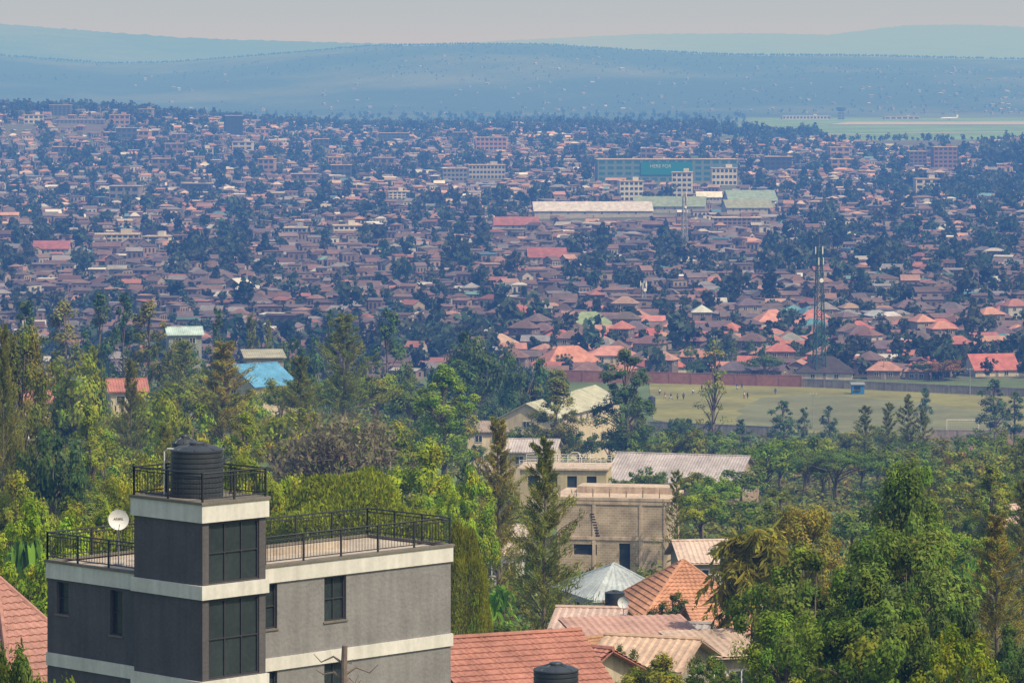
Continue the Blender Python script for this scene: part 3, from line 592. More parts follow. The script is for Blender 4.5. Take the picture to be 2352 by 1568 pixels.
for a, b, c, d in ops: MB().box((-L/2+(a+b)/2,-W/2+.22,(c+d)/2), (b-a,.03,d-c)).obj('opening', M['glass'], ub)
mb = MB()
for i in range(9): mb.box((-1.75+.06*i,-W/2-.04,fl+2.15-.24*i), (.36,.05,.12), 0)
mb.obj('chase', M['frame'], ub)
MB().box((-.1,.4,zt+.13), (L+.9,W+1.0,.26)).obj('roof_slab', M['concrete'], ub); MB().box((.6,2.0,zt+.55), (L-1,3.0,.55)).obj('parapet', M['concrete'], ub)
for i in range(14): MB().tube((0,0,0), (.02*random.uniform(-2,2),0,random.uniform(.5,.95)), .025, n=4).obj('rebar', M['cap'], ub, (-L/2+.2+(i % 7)*L/6.6, -W/2+.1+(i//7)*.35, zt+.26))
Y = 482; X = PX(1300,Y); zg = g1(X,Y)-.2; cb = thing('flat_roofed_building', 'cream two level building with pale railed roof terrace behind the unfinished block building', 'building', (X,Y,zg), R(-6)); FOOT.append((X,Y,8))
L, W = 10.6, 8; zt = PZ(1072,Y)-zg; ops = [(1+2.4*i, 2.2+2.4*i, zt-2.1, zt-.7) for i in range(4)]
mb = MB(); mb.wall((-L/2,-W/2), (1,0), L, -1, zt, ops, (0,1), .2); mb.wall((L/2,-W/2), (0,1), W, -1, zt); mb.wall((L/2,W/2), (-1,0), L, -1, zt); mb.wall((-L/2,W/2), (0,-1), W, -1, zt); mb.obj('wall', M['wall_t'], cb, color=(.46,.39,.26))
for a, b, c, d in ops: MB().box((-L/2+(a+b)/2,-W/2+.2,(c+d)/2), (b-a,.04,d-c)).obj('window', M['glass'], cb)
MB().box((0,0,zt+.1), (L+.5,W+.5,.2)).obj('roof_slab', M['concrete'], cb)
for y in (-W/2, W/2):
    mb = MB()
    for z in (.95,.65,.35): mb.tube((-L/2,y,zt+.2+z), (L/2,y,zt+.2+z), .03, n=5)
    for i in range(9): mb.tube((-L/2+L*i/8,y,zt+.2), (-L/2+L*i/8,y,zt+1.15), .03, n=5)
    mb.obj('railing', M['dish'], cb)
mb = MB(); mb.path([(.3,-1,zt+.2),(.3,-1,zt+1.5),(.8,-1,zt+1.9),(1.6,-1,zt+1.9),(2.0,-1,zt+1.2),(2.0,-1,zt+.2)], [.05]*6, 6); mb.obj('roof_frame', M['dish'], cb)

# ------------------------------------------------------------------ football field
def sheet(name, pts, z, mt, label):
    mb = MB(); mb.face([(x, y, z) for x, y in pts]); return structure(mb.obj(name, mt), label)
def fp(px, py): Y = 79*F/(py-HY); return (PX(px, Y), Y)
sheet('field', [fp(1500,965),fp(1600,980),fp(1780,993),fp(2150,1003),fp(2600,1003),fp(2600,905),fp(2352,893),fp(2000,886),fp(1840,884),fp(1490,880)], -78.9, M['field'], 'yellow green grass round the football pitch')
pit = [(1690,978),(1790,986),(2000,993),(2180,997),(2300,988),(2330,962),(2200,938),(2060,920),(1900,910),(1800,909),(1735,918),(1700,943)]; pp = []
for i in range(len(pit)):
    a = np.array(pit[i]); b = np.array(pit[(i+1) % len(pit)])
    for k in range(5): q = a+(b-a)*k/5; pp.append(fp(q[0]+random.uniform(-9, 9), q[1]+random.uniform(-2.2, 2.2)))
sheet('pitch', pp, -78.88, M['pitch'], 'worn grey green football pitch')
def bwall(name, label, A, B, h, mt):
    A = Vector((*A, 0)); B = Vector((*B, 0)); d = B-A; L = d.length; o = thing(name, label, 'wall', (A.x, A.y, -79), math.atan2(d.y, d.x))
    MB().box((L/2,0,h/2-.3), (L,.2,h+.6)).obj('wall_panel', M[mt], o); MB().box((L/2,0,h+.06), (L,.32,.12)).obj('coping', M[mt], o); pm = MB().box((0,0,h/2-.2), (.4,.4,h+.5)).mesh('pier', M[mt])
    for i in range(int(L/6)+1): inst('pier', pm, o, (i*6.,0,.05))
bwall('boundary_wall', 'red brick boundary wall along the far side of the field', fp(1290,876), fp(1842,889), 3.0, 'red_wall')
bwall('boundary_wall', 'grey boundary wall along the far right of the field', fp(1846,889), fp(2420,915), 2.2, 'grey_wall')
bwall('boundary_wall', 'grey wall along the near left side of the field', fp(1490,990), fp(1790,1003), 2.2, 'grey_wall')
bwall('boundary_wall', 'grey wall along the near right side of the field behind the goal', fp(2140,1008), fp(2440,1010), 2.0, 'grey_wall')
gx, gy = fp(2211,990); o = thing('goal', 'white football goal near the right end of the pitch', 'goal', (gx, gy, -78.88))
for sx in (-1,1): MB().tube((sx*3.66,0,0), (sx*3.66,0,2.5), .09, n=8).obj('post', M['white'], o)
MB().tube((-3.75,0,2.5), (3.75,0,2.5), .09, n=8).obj('crossbar', M['white'], o); mb = MB()
for i in range(13): x = -3.6+.6*i; mb.path([(x,0.05,2.5),(x,1.1,2.2),(x,1.8,.02)], [.012]*3, 3)
for i in range(5): mb.tube((-3.6,.5+.3*i,2.4-.55*i), (3.6,.5+.3*i,2.4-.55*i), .012, n=3)
mb.obj('net', M['net'], o)
x, y = fp(1497,937); tank('tall black water tank at the left end of the field', (x, y, -78.88), 1.8, 2.9)
x, y = fp(1970,905); o = thing('kiosk', 'bright blue kiosk against the grey field wall', 'kiosk', (x, y, -78.88))
mb = MB(); mb.wall((-1.6,-1.2),(1,0),3.2,0,2.5,[(.5,2.2,1.0,2.0)],(0,1),.15); mb.wall((1.6,-1.2),(0,1),2.4,0,2.5); mb.wall((1.6,1.2),(-1,0),3.2,0,2.5); mb.wall((-1.6,1.2),(0,-1),2.4,0,2.5); mb.obj('wall', M['blue'], o)
mb = MB(); mb.slope((-1.8,-1.5,2.5),(1.8,-1.5,2.5),(1.8,1.4,2.9),(-1.8,1.4,2.9)); mb.obj('roof', M['metal'], o); MB().box((-.25,-1.02,1.5),(1.7,.03,1.0)).obj('hatch', M['glass'], o); MB().box((-.25,-1.35,.97),(1.9,.35,.05)).obj('counter', M['wood'], o)
def person_mesh(pose):
    J = {'pel':(0,0,.95),'che':(0,-.01,1.3),'nec':(0,0,1.48),'hea':(0,-.02,1.62),'top':(0,-.01,1.74)}
    s = {'stand':(.06,.0,.0),'walk':(.28,.0,.18),'run':(.42,.25,.3)}[pose]
    for k, sg in (('l',1),('r',-1)):
        f = sg*s[0]; J['hip'+k] = (sg*.1,0,.9); J['kne'+k] = (sg*.11,-f*.5-.03,.5); J['ank'+k] = (sg*.11,-f+.06+(s[1] if sg < 0 else 0),.09+(s[1] if sg < 0 else 0)); J['toe'+k] = (sg*.12,-f-.12+(s[1] if sg < 0 else 0),.04+(s[1] if sg < 0 else 0))
        J['sho'+k] = (sg*.19,0,1.42); J['elb'+k] = (sg*.26,sg*s[2]*.5,1.14); J['wri'+k] = (sg*.27,sg*s[2]-.1,.9); J['han'+k] = (sg*.27,sg*s[2]-.13,.8)
    E = [('pel','che'),('che','nec'),('nec','hea'),('hea','top')]
    for k in 'lr': E += [('pel','hip'+k),('hip'+k,'kne'+k),('kne'+k,'ank'+k),('ank'+k,'toe'+k),('che','sho'+k),('sho'+k,'elb'+k),('elb'+k,'wri'+k),('wri'+k,'han'+k)]
    rad = {'pel':.14,'che':.15,'nec':.06,'hea':.1,'top':.075,'hip':.1,'kne':.065,'ank':.045,'toe':.035,'sho':.075,'elb':.05,'wri':.035,'han':.04}
    nm = list(J); me = bpy.data.meshes.new('person'); me.from_pydata([J[n] for n in nm], [(nm.index(a), nm.index(b)) for a, b in E], [])
    o = bpy.data.objects.new('person_tmp', me); C.objects.link(o); md = o.modifiers.new('s', 'SKIN'); o.modifiers.new('u', 'SUBSURF').levels = 1
    sv = me.skin_vertices[0].data
    for i, n in enumerate(nm): r = rad[n[:3]]; sv[i].radius = (r, r); sv[i].use_root = n == 'pel'
    dg = bpy.context.evaluated_depsgraph_get(); r = bpy.data.meshes.new_from_object(o.evaluated_get(dg)); bpy.data.objects.remove(o); r.materials.clear(); r.materials.append(M['skin'])
    sh = MB(); sh.path([(0,0,.9),(0,-.01,1.1),(0,-.01,1.3),(0,0,1.45)], [.185,.18,.2,.12], 12)
    st = MB(); st.path([(0,0,.74),(0,0,.85),(0,0,1.0)], [.2,.2,.17], 12)
    for k in 'lr':
        a, b = Vector(J['sho'+k]), Vector(J['elb'+k]); sh.path([a, a.lerp(b,.7)], [.1,.085], 8); a, b = Vector(J['hip'+k]), Vector(J['kne'+k]); st.path([a, a.lerp(b,.9)], [.125,.105], 8)
    ha = MB(); ha.path([(0,.0,1.64),(0,.01,1.72),(0,.0,1.77)], [.108,.1,.05], 10)
    return r, sh.mesh('shirt', M['cloth']), st.mesh('shorts', M['cloth']), ha.mesh('hair', M['rail'])
PM = {p: person_mesh(p) for p in ('stand','walk','run')}
CN = {'white':(.6,.6,.6),'red':(.4,.05,.04),'blue':(.05,.1,.35),'dark':(.03,.03,.04),'yellow':(.5,.4,.06),'orange':(.5,.18,.04)}
for i, (px, py, po, sh, st) in enumerate([(1515,908,'stand','white','dark'),(1527,917,'walk','red','white'),(1541,919,'run','dark','white'),(1556,920,'stand','orange','dark'),(1570,919,'walk','blue','dark'),(1592,908,'run','white','blue'),(1612,899,'stand','dark','dark'),(1628,896,'walk','red','dark'),(1652,908,'walk','yellow','dark'),(1693,896,'stand','blue','white'),(1704,895,'walk','dark','blue'),(1709,916,'stand','white','red'),(1717,917,'stand','dark','dark'),(1781,908,'run','blue','blue')]):
    x, y = fp(px, py)
    o = thing('person', f'person {dict(stand="standing",walk="walking",run="running")[po]} on the field in {sh} shirt and {st} shorts', 'person', (x, y, -78.88), R(40*i), 'people on the football field')
    b, s1, s2, h_ = PM[po]; inst('body', b, o); inst('shirt', s1, o, color=CN[sh]); inst('shorts', s2, o, color=CN[st]); inst('hair', h_, o)
def mast(px, Y, ytop, label, w0=2.6, w1=.7, mt='teal_steel', rr=.1):
    X = PX(px, Y); z = g1(X, Y); h = PZ(ytop, Y)-z; o = thing('telecom_mast', label, 'mast', (X, Y, z), .3); n = max(6, int(h/2.4)); hw = lambda t: (w0+(w1-w0)*t)/2
    for sx in (-1,1):
        for sy in (-1,1): MB().tube((sx*w0/2,sy*w0/2,-.5), (sx*w1/2,sy*w1/2,h*.97), rr*1.3, rr, 5).obj('leg', M[mt], o)
    mb = MB()
    for i in range(n):
        a, b = hw(i/n), hw((i+1)/n); z0, z1 = h*.97*i/n, h*.97*(i+1)/n
        for (p, q) in (((-1,-1),(1,-1)),((1,-1),(1,1)),((1,1),(-1,1)),((-1,1),(-1,-1))):
            mb.tube((p[0]*a,p[1]*a,z0), (q[0]*b,q[1]*b,z1), rr*.5, n=3); mb.tube((q[0]*a,q[1]*a,z0), (p[0]*b,p[1]*b,z1), rr*.5, n=3); mb.tube((p[0]*b,p[1]*b,z1), (q[0]*b,q[1]*b,z1), rr*.45, n=3)
    mb.obj('lattice', M[mt], o)
    pm = MB().box((0,0,0), (.35,.2,2.0)).mesh('antenna_panel', M['dish'])
    for j in range(6): a = j*math.pi/3; inst('antenna_panel', pm, o, (1.1*math.cos(a),1.1*math.sin(a),h*(.94 if j % 2 else .86)), (0,0,a+math.pi/2))
    mb = MB()
    for j in range(6): a = j*math.pi/3; zz = h*(.94 if j % 2 else .86); mb.tube((0,0,zz), (1.1*math.cos(a),1.1*math.sin(a),zz), .05, n=4)
    mb.tube((0,0,h*.9), (0,0,h*1.04), .04, n=4); mb.obj('mount', M['metal'], o); MB().lathe([(.01,0),(.6,.12),(.6,.2),(.55,.22)], 14).obj('drum_antenna', M['dish'], o, (.2,-.9,h*.72), (R(90),0,0))
mast(1882,1062,556,'tall green lattice telecom mast behind the football field',3.0,1.1,'teal_steel',.15); mast(1572,1750,440,'distant lattice mast in the middle of the town',2.6,1.0,'metal',.16); mast(1478,1330,648,'short lattice mast left of the tall telecom mast',2.0,.7,'metal',.12)
mast(398,1900,505,'distant mast in the left half of the town',2.2,.8,'metal',.18)
def pole(px, py, ytop, Y, label, mt='metal', r=.12):
    X = PX(px, Y); z = g1(X, Y); h = PZ(ytop, Y)-z; o = thing('lamp_pole' if mt == 'metal' else 'power_pole', label, 'pole', (X, Y, z)); MB().path([(0,0,-.4),(0,0,h*.6),(0,0,h)], [r,r*.8,r*.55], 7).obj('pole', M[mt], o)
    mb = MB(); mb.box((0,-.05,h-.35), (1.7,.1,.12)); mb.obj('crossarm', M[mt], o)
    im = MB().lathe([(.05,0),(.07,.06),(.04,.12),(.07,.18),(.02,.24)], 8).mesh('insulator', M['dish'])
    for x in (-.7,0,.7): inst('insulator', im, o, (x,-.05,h-.29))
pole(1868,980,902,915,'pale floodlight pole at the near side of the football pitch'); pole(2228,935,845,1000,'tall pale pole at the right end of the football field'); pole(1745,860,812,1060,'pole behind the brick field wall','wood'); pole(2030,880,825,1060,'pole behind the grey field wall right of the kiosk','wood')
pole(85,1090,1000,330,'leaning timber pole among the trees at the left edge','wood',.1); pole(1640,900,770,1010,'slim pole behind the field wall near the brick wall end')

# ------------------------------------------------------------------ hand placed trees
T = tree
for a in [('tall',60,650,690,120,'dark green'),('tall',150,680,695,130,'brownish'),('tall',228,690,668,110,'blue green'),('tall',285,705,672,100,'blue green'),('tall',345,665,692,120,'brownish'),
 ('conifer',425,600,775,120,'olive'),('tall',500,730,705,70,'dark green'),('conifer',575,770,712,70,'olive'),('conifer',616,770,725,50,'olive'),('round',690,720,738,120,'dark green'),('conifer',757,800,700,60,'dark green'),
 ('conifer_near',790,540,712,160,'olive'),('tall',890,760,708,120,'dark green'),('round',1080,700,745,190,'dark green'),('round',1200,735,802,150,'dark green'),('round',1262,800,818,100,'dark green'),('tall',1050,640,830,140,'dark green'),
 ('tall_near',1020,480,836,170,'bright green'),('tall_near',1278,620,848,140,'brownish'),('tall_near',1440,640,803,160,'dark green'),('sparse',1640,705,775,110,'olive'),('conifer_near',515,450,772,190,'tan'),('conifer_near',690,470,808,130,'olive'),
 ('conifer_near',300,430,815,90,'brownish'),('layered',55,340,742,150,'brownish'),('conifer_near',8,300,720,110,'brownish'),('round',180,450,805,190,'yellow green'),('conifer',215,470,785,80,'golden'),('round',345,440,875,210,'yellow green'),('round',420,400,905,180,'yellow green'),
 ('round',120,300,930,200,'blue green'),('round',240,370,990,200,'yellow green'),('round',640,420,935,210,'golden'),('round',760,430,945,210,'yellow green'),('round',900,410,955,200,'yellow green'),('bare',770,320,965,260,'green'),('conifer_near',1145,290,945,150,'tan'),
 ('round_near',965,285,1018,340,'lime'),('round_near',1070,262,1090,170,'lime'),('round_near',590,240,1015,250,'yellow green'),('weeping',805,222,1098,500,'yellow green'),('weeping',1060,190,1215,150,'golden'),('round_near',330,235,1015,200,'golden'),('round_near',40,250,1085,230,'yellow green'),
 ('round_near',90,185,1178,290,'lime'),('round_near',230,210,1130,220,'yellow green'),('conifer_near',1250,232,985,185,'olive'),('acacia',1920,520,1028,235,'green'),('shaggy_palm',1735,206,1130,300,'tan'),('layered',1855,225,1150,190,'tan'),
 ('layered',2085,185,1048,230,'green'),('round_near',2090,172,1140,260,'green'),('round_near',1870,160,1255,380,'green'),('layered',2090,150,1190,320,'green'),('round_near',2000,135,1340,420,'green'),('round_near',2080,142,1240,330,'dark green'),('layered',1800,150,1400,230,'bright green'),('conifer_near',2290,210,1165,180,'tan'),('round_near',2330,165,1430,180,'dark green'),('round_near',2210,122,1470,320,'yellow green'),('layered',1980,142,1290,250,'green'),
 ('round_near',1545,232,1358,130,'dark green'),('palm',1615,400,1105,130,'green'),('palm',1790,425,1112,100,'olive'),('palm',2230,400,1110,130,'green'),('conifer',1555,345,1070,70,'olive'),('round',1490,500,1062,120,'green'),('round',1600,495,1078,130,'olive'),('round',1700,490,1066,150,'green'),('round',1420,470,1085,90,'green'),
 ('banana',1110,222,1255,120,'bright green'),('banana',1150,236,1290,110,'bright green'),('banana',1085,205,1330,110,'green'),('banana',2250,260,1220,130,'bright green'),('banana',60,240,1010,100,'bright green'),('banana',1350,232,1375,90,'green'),('banana',1180,215,1350,90,'bright green'),
 ('tall',1800,800,918,80,'blue green'),('tall',1848,815,935,45,'dark green'),('conifer',1988,650,925,80,'olive'),('conifer',2042,650,918,70,'olive'),('conifer',2086,640,898,80,'olive'),('tall',2125,890,890,45,'blue green'),('tall',2285,865,868,90,'dark green'),('conifer',2120,640,930,60,'olive'),
 ('round',1565,765,955,100,'dark green'),('tall',1630,730,965,70,'dark green'),('tall',1702,745,962,60,'dark green'),('round',2195,520,1028,120,'reddish'),('round',2165,1055,826,110,'reddish'),('round',2120,1060,822,80,'blue green'),('round',1755,1055,809,110,'dark green'),('round',1592,1060,824,70,'blue green'),
 ('round_near',60,96,1430,300,'green'),('round_near',1500,170,1505,280,'olive'),('round_near',1640,165,1515,180,'green'),('round_near',1180,200,1420,190,'green'),('round',2300,600,1015,170,'olive'),('round',1760,650,1030,160,'green'),('round',1850,700,990,120,'green'),
 ('round_near',1470,217,1410,70,'dark green'),('round_near',1425,186,1490,100,'green'),('round_near',1340,188,1475,100,'olive'),('round_near',1700,300,1210,150,'green'),
 ('round',1520,620,1010,120,'olive'),('round',1690,640,1000,120,'green'),('conifer_near',2352,280,1090,130,'brownish'),('round',2120,600,1000,150,'olive'),
 ('round',470,590,845,120,'olive'),('round',600,590,888,140,'yellow green'),('round',650,560,868,110,'golden'),('round',530,540,895,120,'olive'),('round',430,700,772,110,'dark green'),('round',385,640,775,110,'olive'),('round',700,600,850,120,'green'),('round',860,560,860,150,'olive'),('round',940,600,870,130,'green'),
 ('conifer_near',380,350,960,120,'golden'),('tall_near',560,330,950,130,'yellow green'),('tall_near',205,330,930,120,'yellow green'),
 ('round',1170,665,980,120,'green'),('round',1240,655,972,100,'olive'),('round',1330,650,985,110,'green'),('round',1400,665,975,90,'dark green'),('round',1110,760,905,130,'dark green'),('round',1160,850,890,110,'green'),('round',1120,900,860,120,'dark green'),('round',1215,930,868,100,'green'),
 ('round',1580,560,1040,150,'bright green'),('round',1660,580,1030,150,'green'),('round',1760,560,1045,150,'green'),('round',1450,640,985,110,'green'),('round',1860,600,1010,160,'green'),('round',1960,760,985,120,'olive'),('round',2060,740,980,140,'green'),('round',1620,680,985,130,'green'),('round',1530,700,985,110,'bright green'),('round',2040,560,1030,170,'olive'),('round',2140,480,1060,190,'green'),('round',2050,420,1090,190,'green'),('round',2200,380,1110,200,'olive'),('round',1700,380,1130,170,'green'),('round',1800,360,1150,190,'olive'),('round',2300,420,1090,180,'green'),('round',1640,460,1090,140,'bright green'),('round',1960,340,1160,200,'green'),
 ('tall',1905,830,930,55,'dark green'),('round',1560,850,950,70,'dark green'),('tall',2330,850,900,70,'dark green'),('round',2250,800,985,90,'green')]:
    T(*a)
kinds = ['round','round','round','tall','conifer','round','palm']; cnt = 0; tries = 0
while cnt < 150 and tries < 6000:
    tries += 1; Y = random.uniform(225, 860); px = random.uniform(-60, 2410)
    k = random.choice(kinds)
    if k == 'palm' and (px < 1400 or random.random() < .5): k = 'round'
    hm = {'round': random.uniform(5.5, 10), 'tall': random.uniform(8, 13), 'conifer': random.uniform(8, 14), 'palm': random.uniform(5, 8)}[k]
    wm = {'round': hm*random.uniform(.95, 1.3), 'tall': hm*.42, 'conifer': hm*.42, 'palm': 5}[k]
    z = g1(PX(px, Y), Y); yt = HY-(z+hm)*F/Y; wp = wm*F/Y
    if not ok(px, Y, yt, wp): continue
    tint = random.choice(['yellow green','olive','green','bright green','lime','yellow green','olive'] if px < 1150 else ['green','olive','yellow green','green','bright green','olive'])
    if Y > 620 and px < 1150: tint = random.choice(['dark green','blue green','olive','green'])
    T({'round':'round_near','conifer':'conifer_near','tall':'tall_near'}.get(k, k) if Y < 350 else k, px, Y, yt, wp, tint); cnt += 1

# ------------------------------------------------------------------ undergrowth (uncountable)
n = 8200; Yu = rng.uniform(100, 895, n); pu = rng.uniform(-150, 2500, n); Xu = PX(pu, Yu); keep = ~((Yu > 885) & (pu > 1400)) & ~((Yu > 770) & (pu > 2060) & (rng.uniform(size=n) < .8))
for fx, fy, fr in FOOT: keep &= (Xu-fx)**2+(Yu-fy)**2 > (fr*1.02+.8)**2
Xu, Yu, pu = Xu[keep], Yu[keep], pu[keep]; n = len(Xu); zu = G(Xu, Yu); per = 34; rr = rng.uniform(.7, 2.1, n)+.0012*np.clip(Yu-250, 0, 600)
uu = unit(n*per); c = np.stack([Xu, Yu, zu], 1)[:, None]+uu.reshape(n, per, 3)*np.array([1, 1, .75])*rr[:, None, None]*rng.uniform(.5, 1, (n, per, 1)); c[..., 2] = np.maximum(c[..., 2], zu[:, None]+.1)
k = LC*rng.uniform(.55, 1.2, (n, 1))*np.stack([rng.uniform(.7, 1.4, n), np.ones(n), rng.uniform(.7, 1.2, n)], 1); c = c.reshape(-1, 3); sz = np.repeat(.18+.0004*Yu, per)
V, Q = leafquads(c, sz*rng.uniform(.7, 1.3, len(c)), sz*.6, None, uu+np.array([0, 0, .4])); o = inst('undergrowth', npmesh('undergrowth', V, Q, colour(len(c), np.repeat(k, per, 0)), M['leaf'])); o['kind'] = 'stuff'; o['label'] = 'low green bushes and weeds covering the slope between trees and houses'; o['category'] = 'undergrowth'

# ------------------------------------------------------------------ town
LB = []
def block(name, label, px, Y, ytop, wpx, d, nx, nz, rz, wc, wm='wall_t', base=None, roofm='concrete', gm='glass', group=None):
    X = PX(px, Y); z = g1(X, Y)-.5; h = PZ(ytop, Y)-z; L = wpx/F*Y; LB.append((X, Y, max(L, d)*.6, px, wpx, group))
    o = thing(name, label, 'building', (X, Y, z), R(rz), group); mb = MB(); mb.box((0,0,h/2), (L,d,h)); mb.obj('wall', M[wm], o, color=wc)
    MB().box((0,0,h+.2), (L+.8,d+.8,.4)).obj('roof', M[roofm], o); MB().box((L*.2,0,h+1.4), (min(5,L*.25),min(5,d*.5),2)).obj('stair_head', M[wm], o, color=wc)
    pw, ph = L/nx, h/nz; q = MB(); q.box((0,0,0), (pw*.66,.1,ph*.5)); q = q.mesh('window', M[gm])
    for i in range(nx):
        for j in range(nz): inst('window', q, o, (-L/2+pw*(i+.5), -d/2-.055, ph*(j+.55)))
    return o
tb = block('glass_office', 'long teal glass office building with a billboard in the upper town', 1530, 2650, 366, 322, 20, 16, 4, 4, (.11,.165,.175), gm='glass_teal')
L = 322/F*2650; h = PZ(366,2650)-tb.location.z; sg = MB().box((0,0,0), (118/F*2650,.5,8.5)).obj('billboard', M['sign'], tb, (-L*.01,-10.4,h-6)); inst('lettering', text_mesh('HERE FOR', 3.2, M['inkw']), sg, (-4,-.32,1.5), (R(90),0,0))
block('apartment_block', 'white apartment block with open balconies in front of the teal offices', 1448, 2330, 416, 54, 10, 5, 4, 6, (.48,.47,.45)); block('apartment_block', 'tall white block right of centre under the teal offices', 1567, 2380, 396, 46, 10, 4, 5, -5, (.46,.45,.43))
block('office_block', 'white office block at the right end of the teal offices', 1662, 2570, 386, 58, 10, 6, 3, 3, (.48,.46,.44)); block('office_block', 'dark cube shaped building right of the teal offices', 1788, 2850, 360, 62, 16, 5, 3, -4, (.05,.05,.055), 'wall_t')
block('office_block', 'long pale building with rows of windows left of the teal offices', 1117, 2710, 379, 84, 12, 10, 3, 5, (.34,.32,.3)); block('office_block', 'grey building at the left end of the long pale one', 1044, 2660, 387, 56, 12, 6, 3, 5, (.2,.2,.21))
block('tower_block', 'dark tower block standing on the left skyline of the town', 536, 3450, 266, 40, 14, 4, 7, 10, (.03,.04,.05)); block('tower_block', 'tower with dark windows on the far left ridge', 140, 3500, 242, 48, 14, 5, 6, 0, (.09,.095,.11))
block('hotel', 'long terraced building below the left ridge tower', 185, 3350, 275, 110, 14, 12, 3, 2, (.17,.15,.14)); block('tower_block', 'brick coloured block on the right side of the town', 2168, 2900, 338, 54, 14, 5, 5, 4, (.2,.12,.1)); block('tower_block', 'low brown block left of the brick coloured one', 2105, 2920, 348, 40, 14, 4, 4, 4, (.16,.11,.1))
block('apartment_block', 'pink flats with many windows in the upper middle of town', 1130, 3300, 316, 70, 14, 7, 3, -4, (.36,.2,.155)); block('office_block', 'cream building with flat roof in the left middle of town', 270, 1800, 538, 100, 12, 8, 2, 4, (.4,.36,.29)); block('office_block', 'white two storey building in the left middle of town', 362, 1790, 543, 55, 9, 5, 2, -8, (.5,.48,.45))
block('apartment_block', 'white building with balconies in the middle of town', 795, 1850, 518, 60, 10, 5, 3, 6, (.52,.5,.46)); block('office_block', 'grey blue building with a flat roof in the middle of town', 680, 1820, 523, 50, 11, 5, 3, 0, (.25,.28,.33)); block('office_block', 'purple brown hostel block right of the lattice mast', 1690, 1950, 500, 110, 12, 10, 3, 3, (.2,.14,.145)); block('apartment_block', 'small white block in the upper left middle of town', 912, 2350, 440, 40, 10, 4, 3, 4, (.5,.49,.47))
block('hotel', 'pale orange building on the far left of the upper town', 45, 3300, 295, 75, 14, 8, 3, 3, (.3,.2,.155)); block('apartment_block', 'orange brick flats right of the left ridge hotel', 215, 3250, 311, 45, 12, 5, 4, 6, (.3,.17,.13)); block('office_block', 'dark flat roofed building at the upper centre', 905, 3600, 306, 70, 14, 7, 3, 0, (.07,.07,.08))
def shed(px, Y, yeave, wpx, W, rh, rz, rc, label, wc=(.35,.33,.31)):
    X = PX(px, Y); z = g1(X, Y)-.3; L = wpx/F*Y; LB.append((X, Y, max(L, W)*.55, px, wpx, None)); put_house(house_meshes(L, W, max(4, PZ(yeave, Y)-z), rh, 'gable', None, .6, 1, 6), (X, Y, z), R(rz), rc, wc, label, 'warehouse')['category'] = 'warehouse'
shed(1360,2080,500,270,22,4.5,3,(.44,.42,.45),'long white roofed factory in the middle of town'); shed(1540,2150,488,160,26,5,-4,(.2,.25,.19),'pale green warehouse roof right of the white factory'); shed(1722,2250,462,110,26,5.5,5,(.2,.27,.23),'green gabled warehouse below the dark cube building'); shed(1628,2290,462,56,14,3,0,(.55,.54,.53),'small bright white roof left of the green gabled warehouse'); shed(1715,2120,490,105,20,4,6,(.22,.24,.18),'olive warehouse roof behind the lattice mast')
shed(1185,1900,530,100,12,3.5,2,(.25,.1,.095),'long red roofed building in the middle of town'); shed(1255,1620,588,85,11,3.5,4,(.25,.095,.09),'red roofed hall below the white factory'); shed(120,1680,580,80,11,3,0,(.26,.1,.105),'crimson roofed building at the left of town')
BC = [((.32,.2,.16),'salmon'),((.07,.075,.09),'dark'),((.42,.4,.38),'white'),((.2,.18,.18),'grey'),((.28,.18,.14),'orange'),((.17,.12,.11),'brown')]
nb = 0
while nb < 28:
    px = random.choice([random.uniform(0, 900), random.uniform(0, 2340), random.uniform(0, 500)]); Y = random.uniform(2250, 3550)
    if px > 1640 and Y > 3150: continue
    x = PX(px, Y); L = random.uniform(10, 18)
    if any((x-b[0])**2+(Y-b[1])**2 < (L*.7+b[2]+4)**2 for b in LB) or any(b[1]-330 < Y < b[1] and abs(px-b[3]) < b[4]*.6+20 for b in LB if b[5] is None): continue
    h = random.uniform(7, 12.5); c, cn = random.choice(BC); z = g1(x, Y)
    block('apartment_block', f'{cn} {"tall" if h > 10 else "low"} flat roofed block {where(px, HY-z*F/Y, Y)}', px, Y, HY-(z+h)*F/Y, L*F/Y, 10, max(3, int(L/4)), max(2, int(h/3.1)), random.uniform(-12, 12), c, group='flat roofed blocks of the upper town'); nb += 1
def patch(name, pts, dz, mt, label):
    mb = MB(); mb.face([(PX(px, Y), Y, -50+dz) for px, Y in pts]); structure(mb.obj(name, M[mt]), label)
patch('runway', [(1900,5150),(2600,5150),(2600,5650),(1950,5550)], .5, 'runway', 'pale runway strip on the airport plateau')
patch('road', [(1680,3950),(2500,4450),(2500,4510),(1680,3990)], .3, 'runway', 'pale dirt road crossing the airport plateau')
o = block('terminal', 'long white airport terminal on the plateau', 1850, 6050, 266, 110, 30, 14, 1, 2, (.4,.4,.4)); block('terminal', 'low pale hangar right of the airport tower', 2070, 6080, 268, 80, 30, 6, 1, 0, (.33,.31,.29))
o = block('control_tower', 'dark airport control tower above the terminal', 1932, 6030, 258, 14, 10, 2, 3, 0, (.12,.13,.15)); MB().lathe([(5,0),(8,3),(8,6),(6,7),(.1,7.5)],12).obj('cab', M['glass'], o, (0,0,13))
X, Y = PX(2180,5900), 5900; o = thing('airplane', 'small white airplane parked on the airport plateau', 'airplane', (X,Y,-47.4), R(12)); o.scale = (.7,.7,.7); MB().path([(-20,0,0),(-18,0,.3),(-12,0,.6),(10,0,.6),(17,0,1.2),(21,0,1.8)], [.3,1.4,2,2,1.2,.3], 12).obj('fuselage', M['dish'], o)
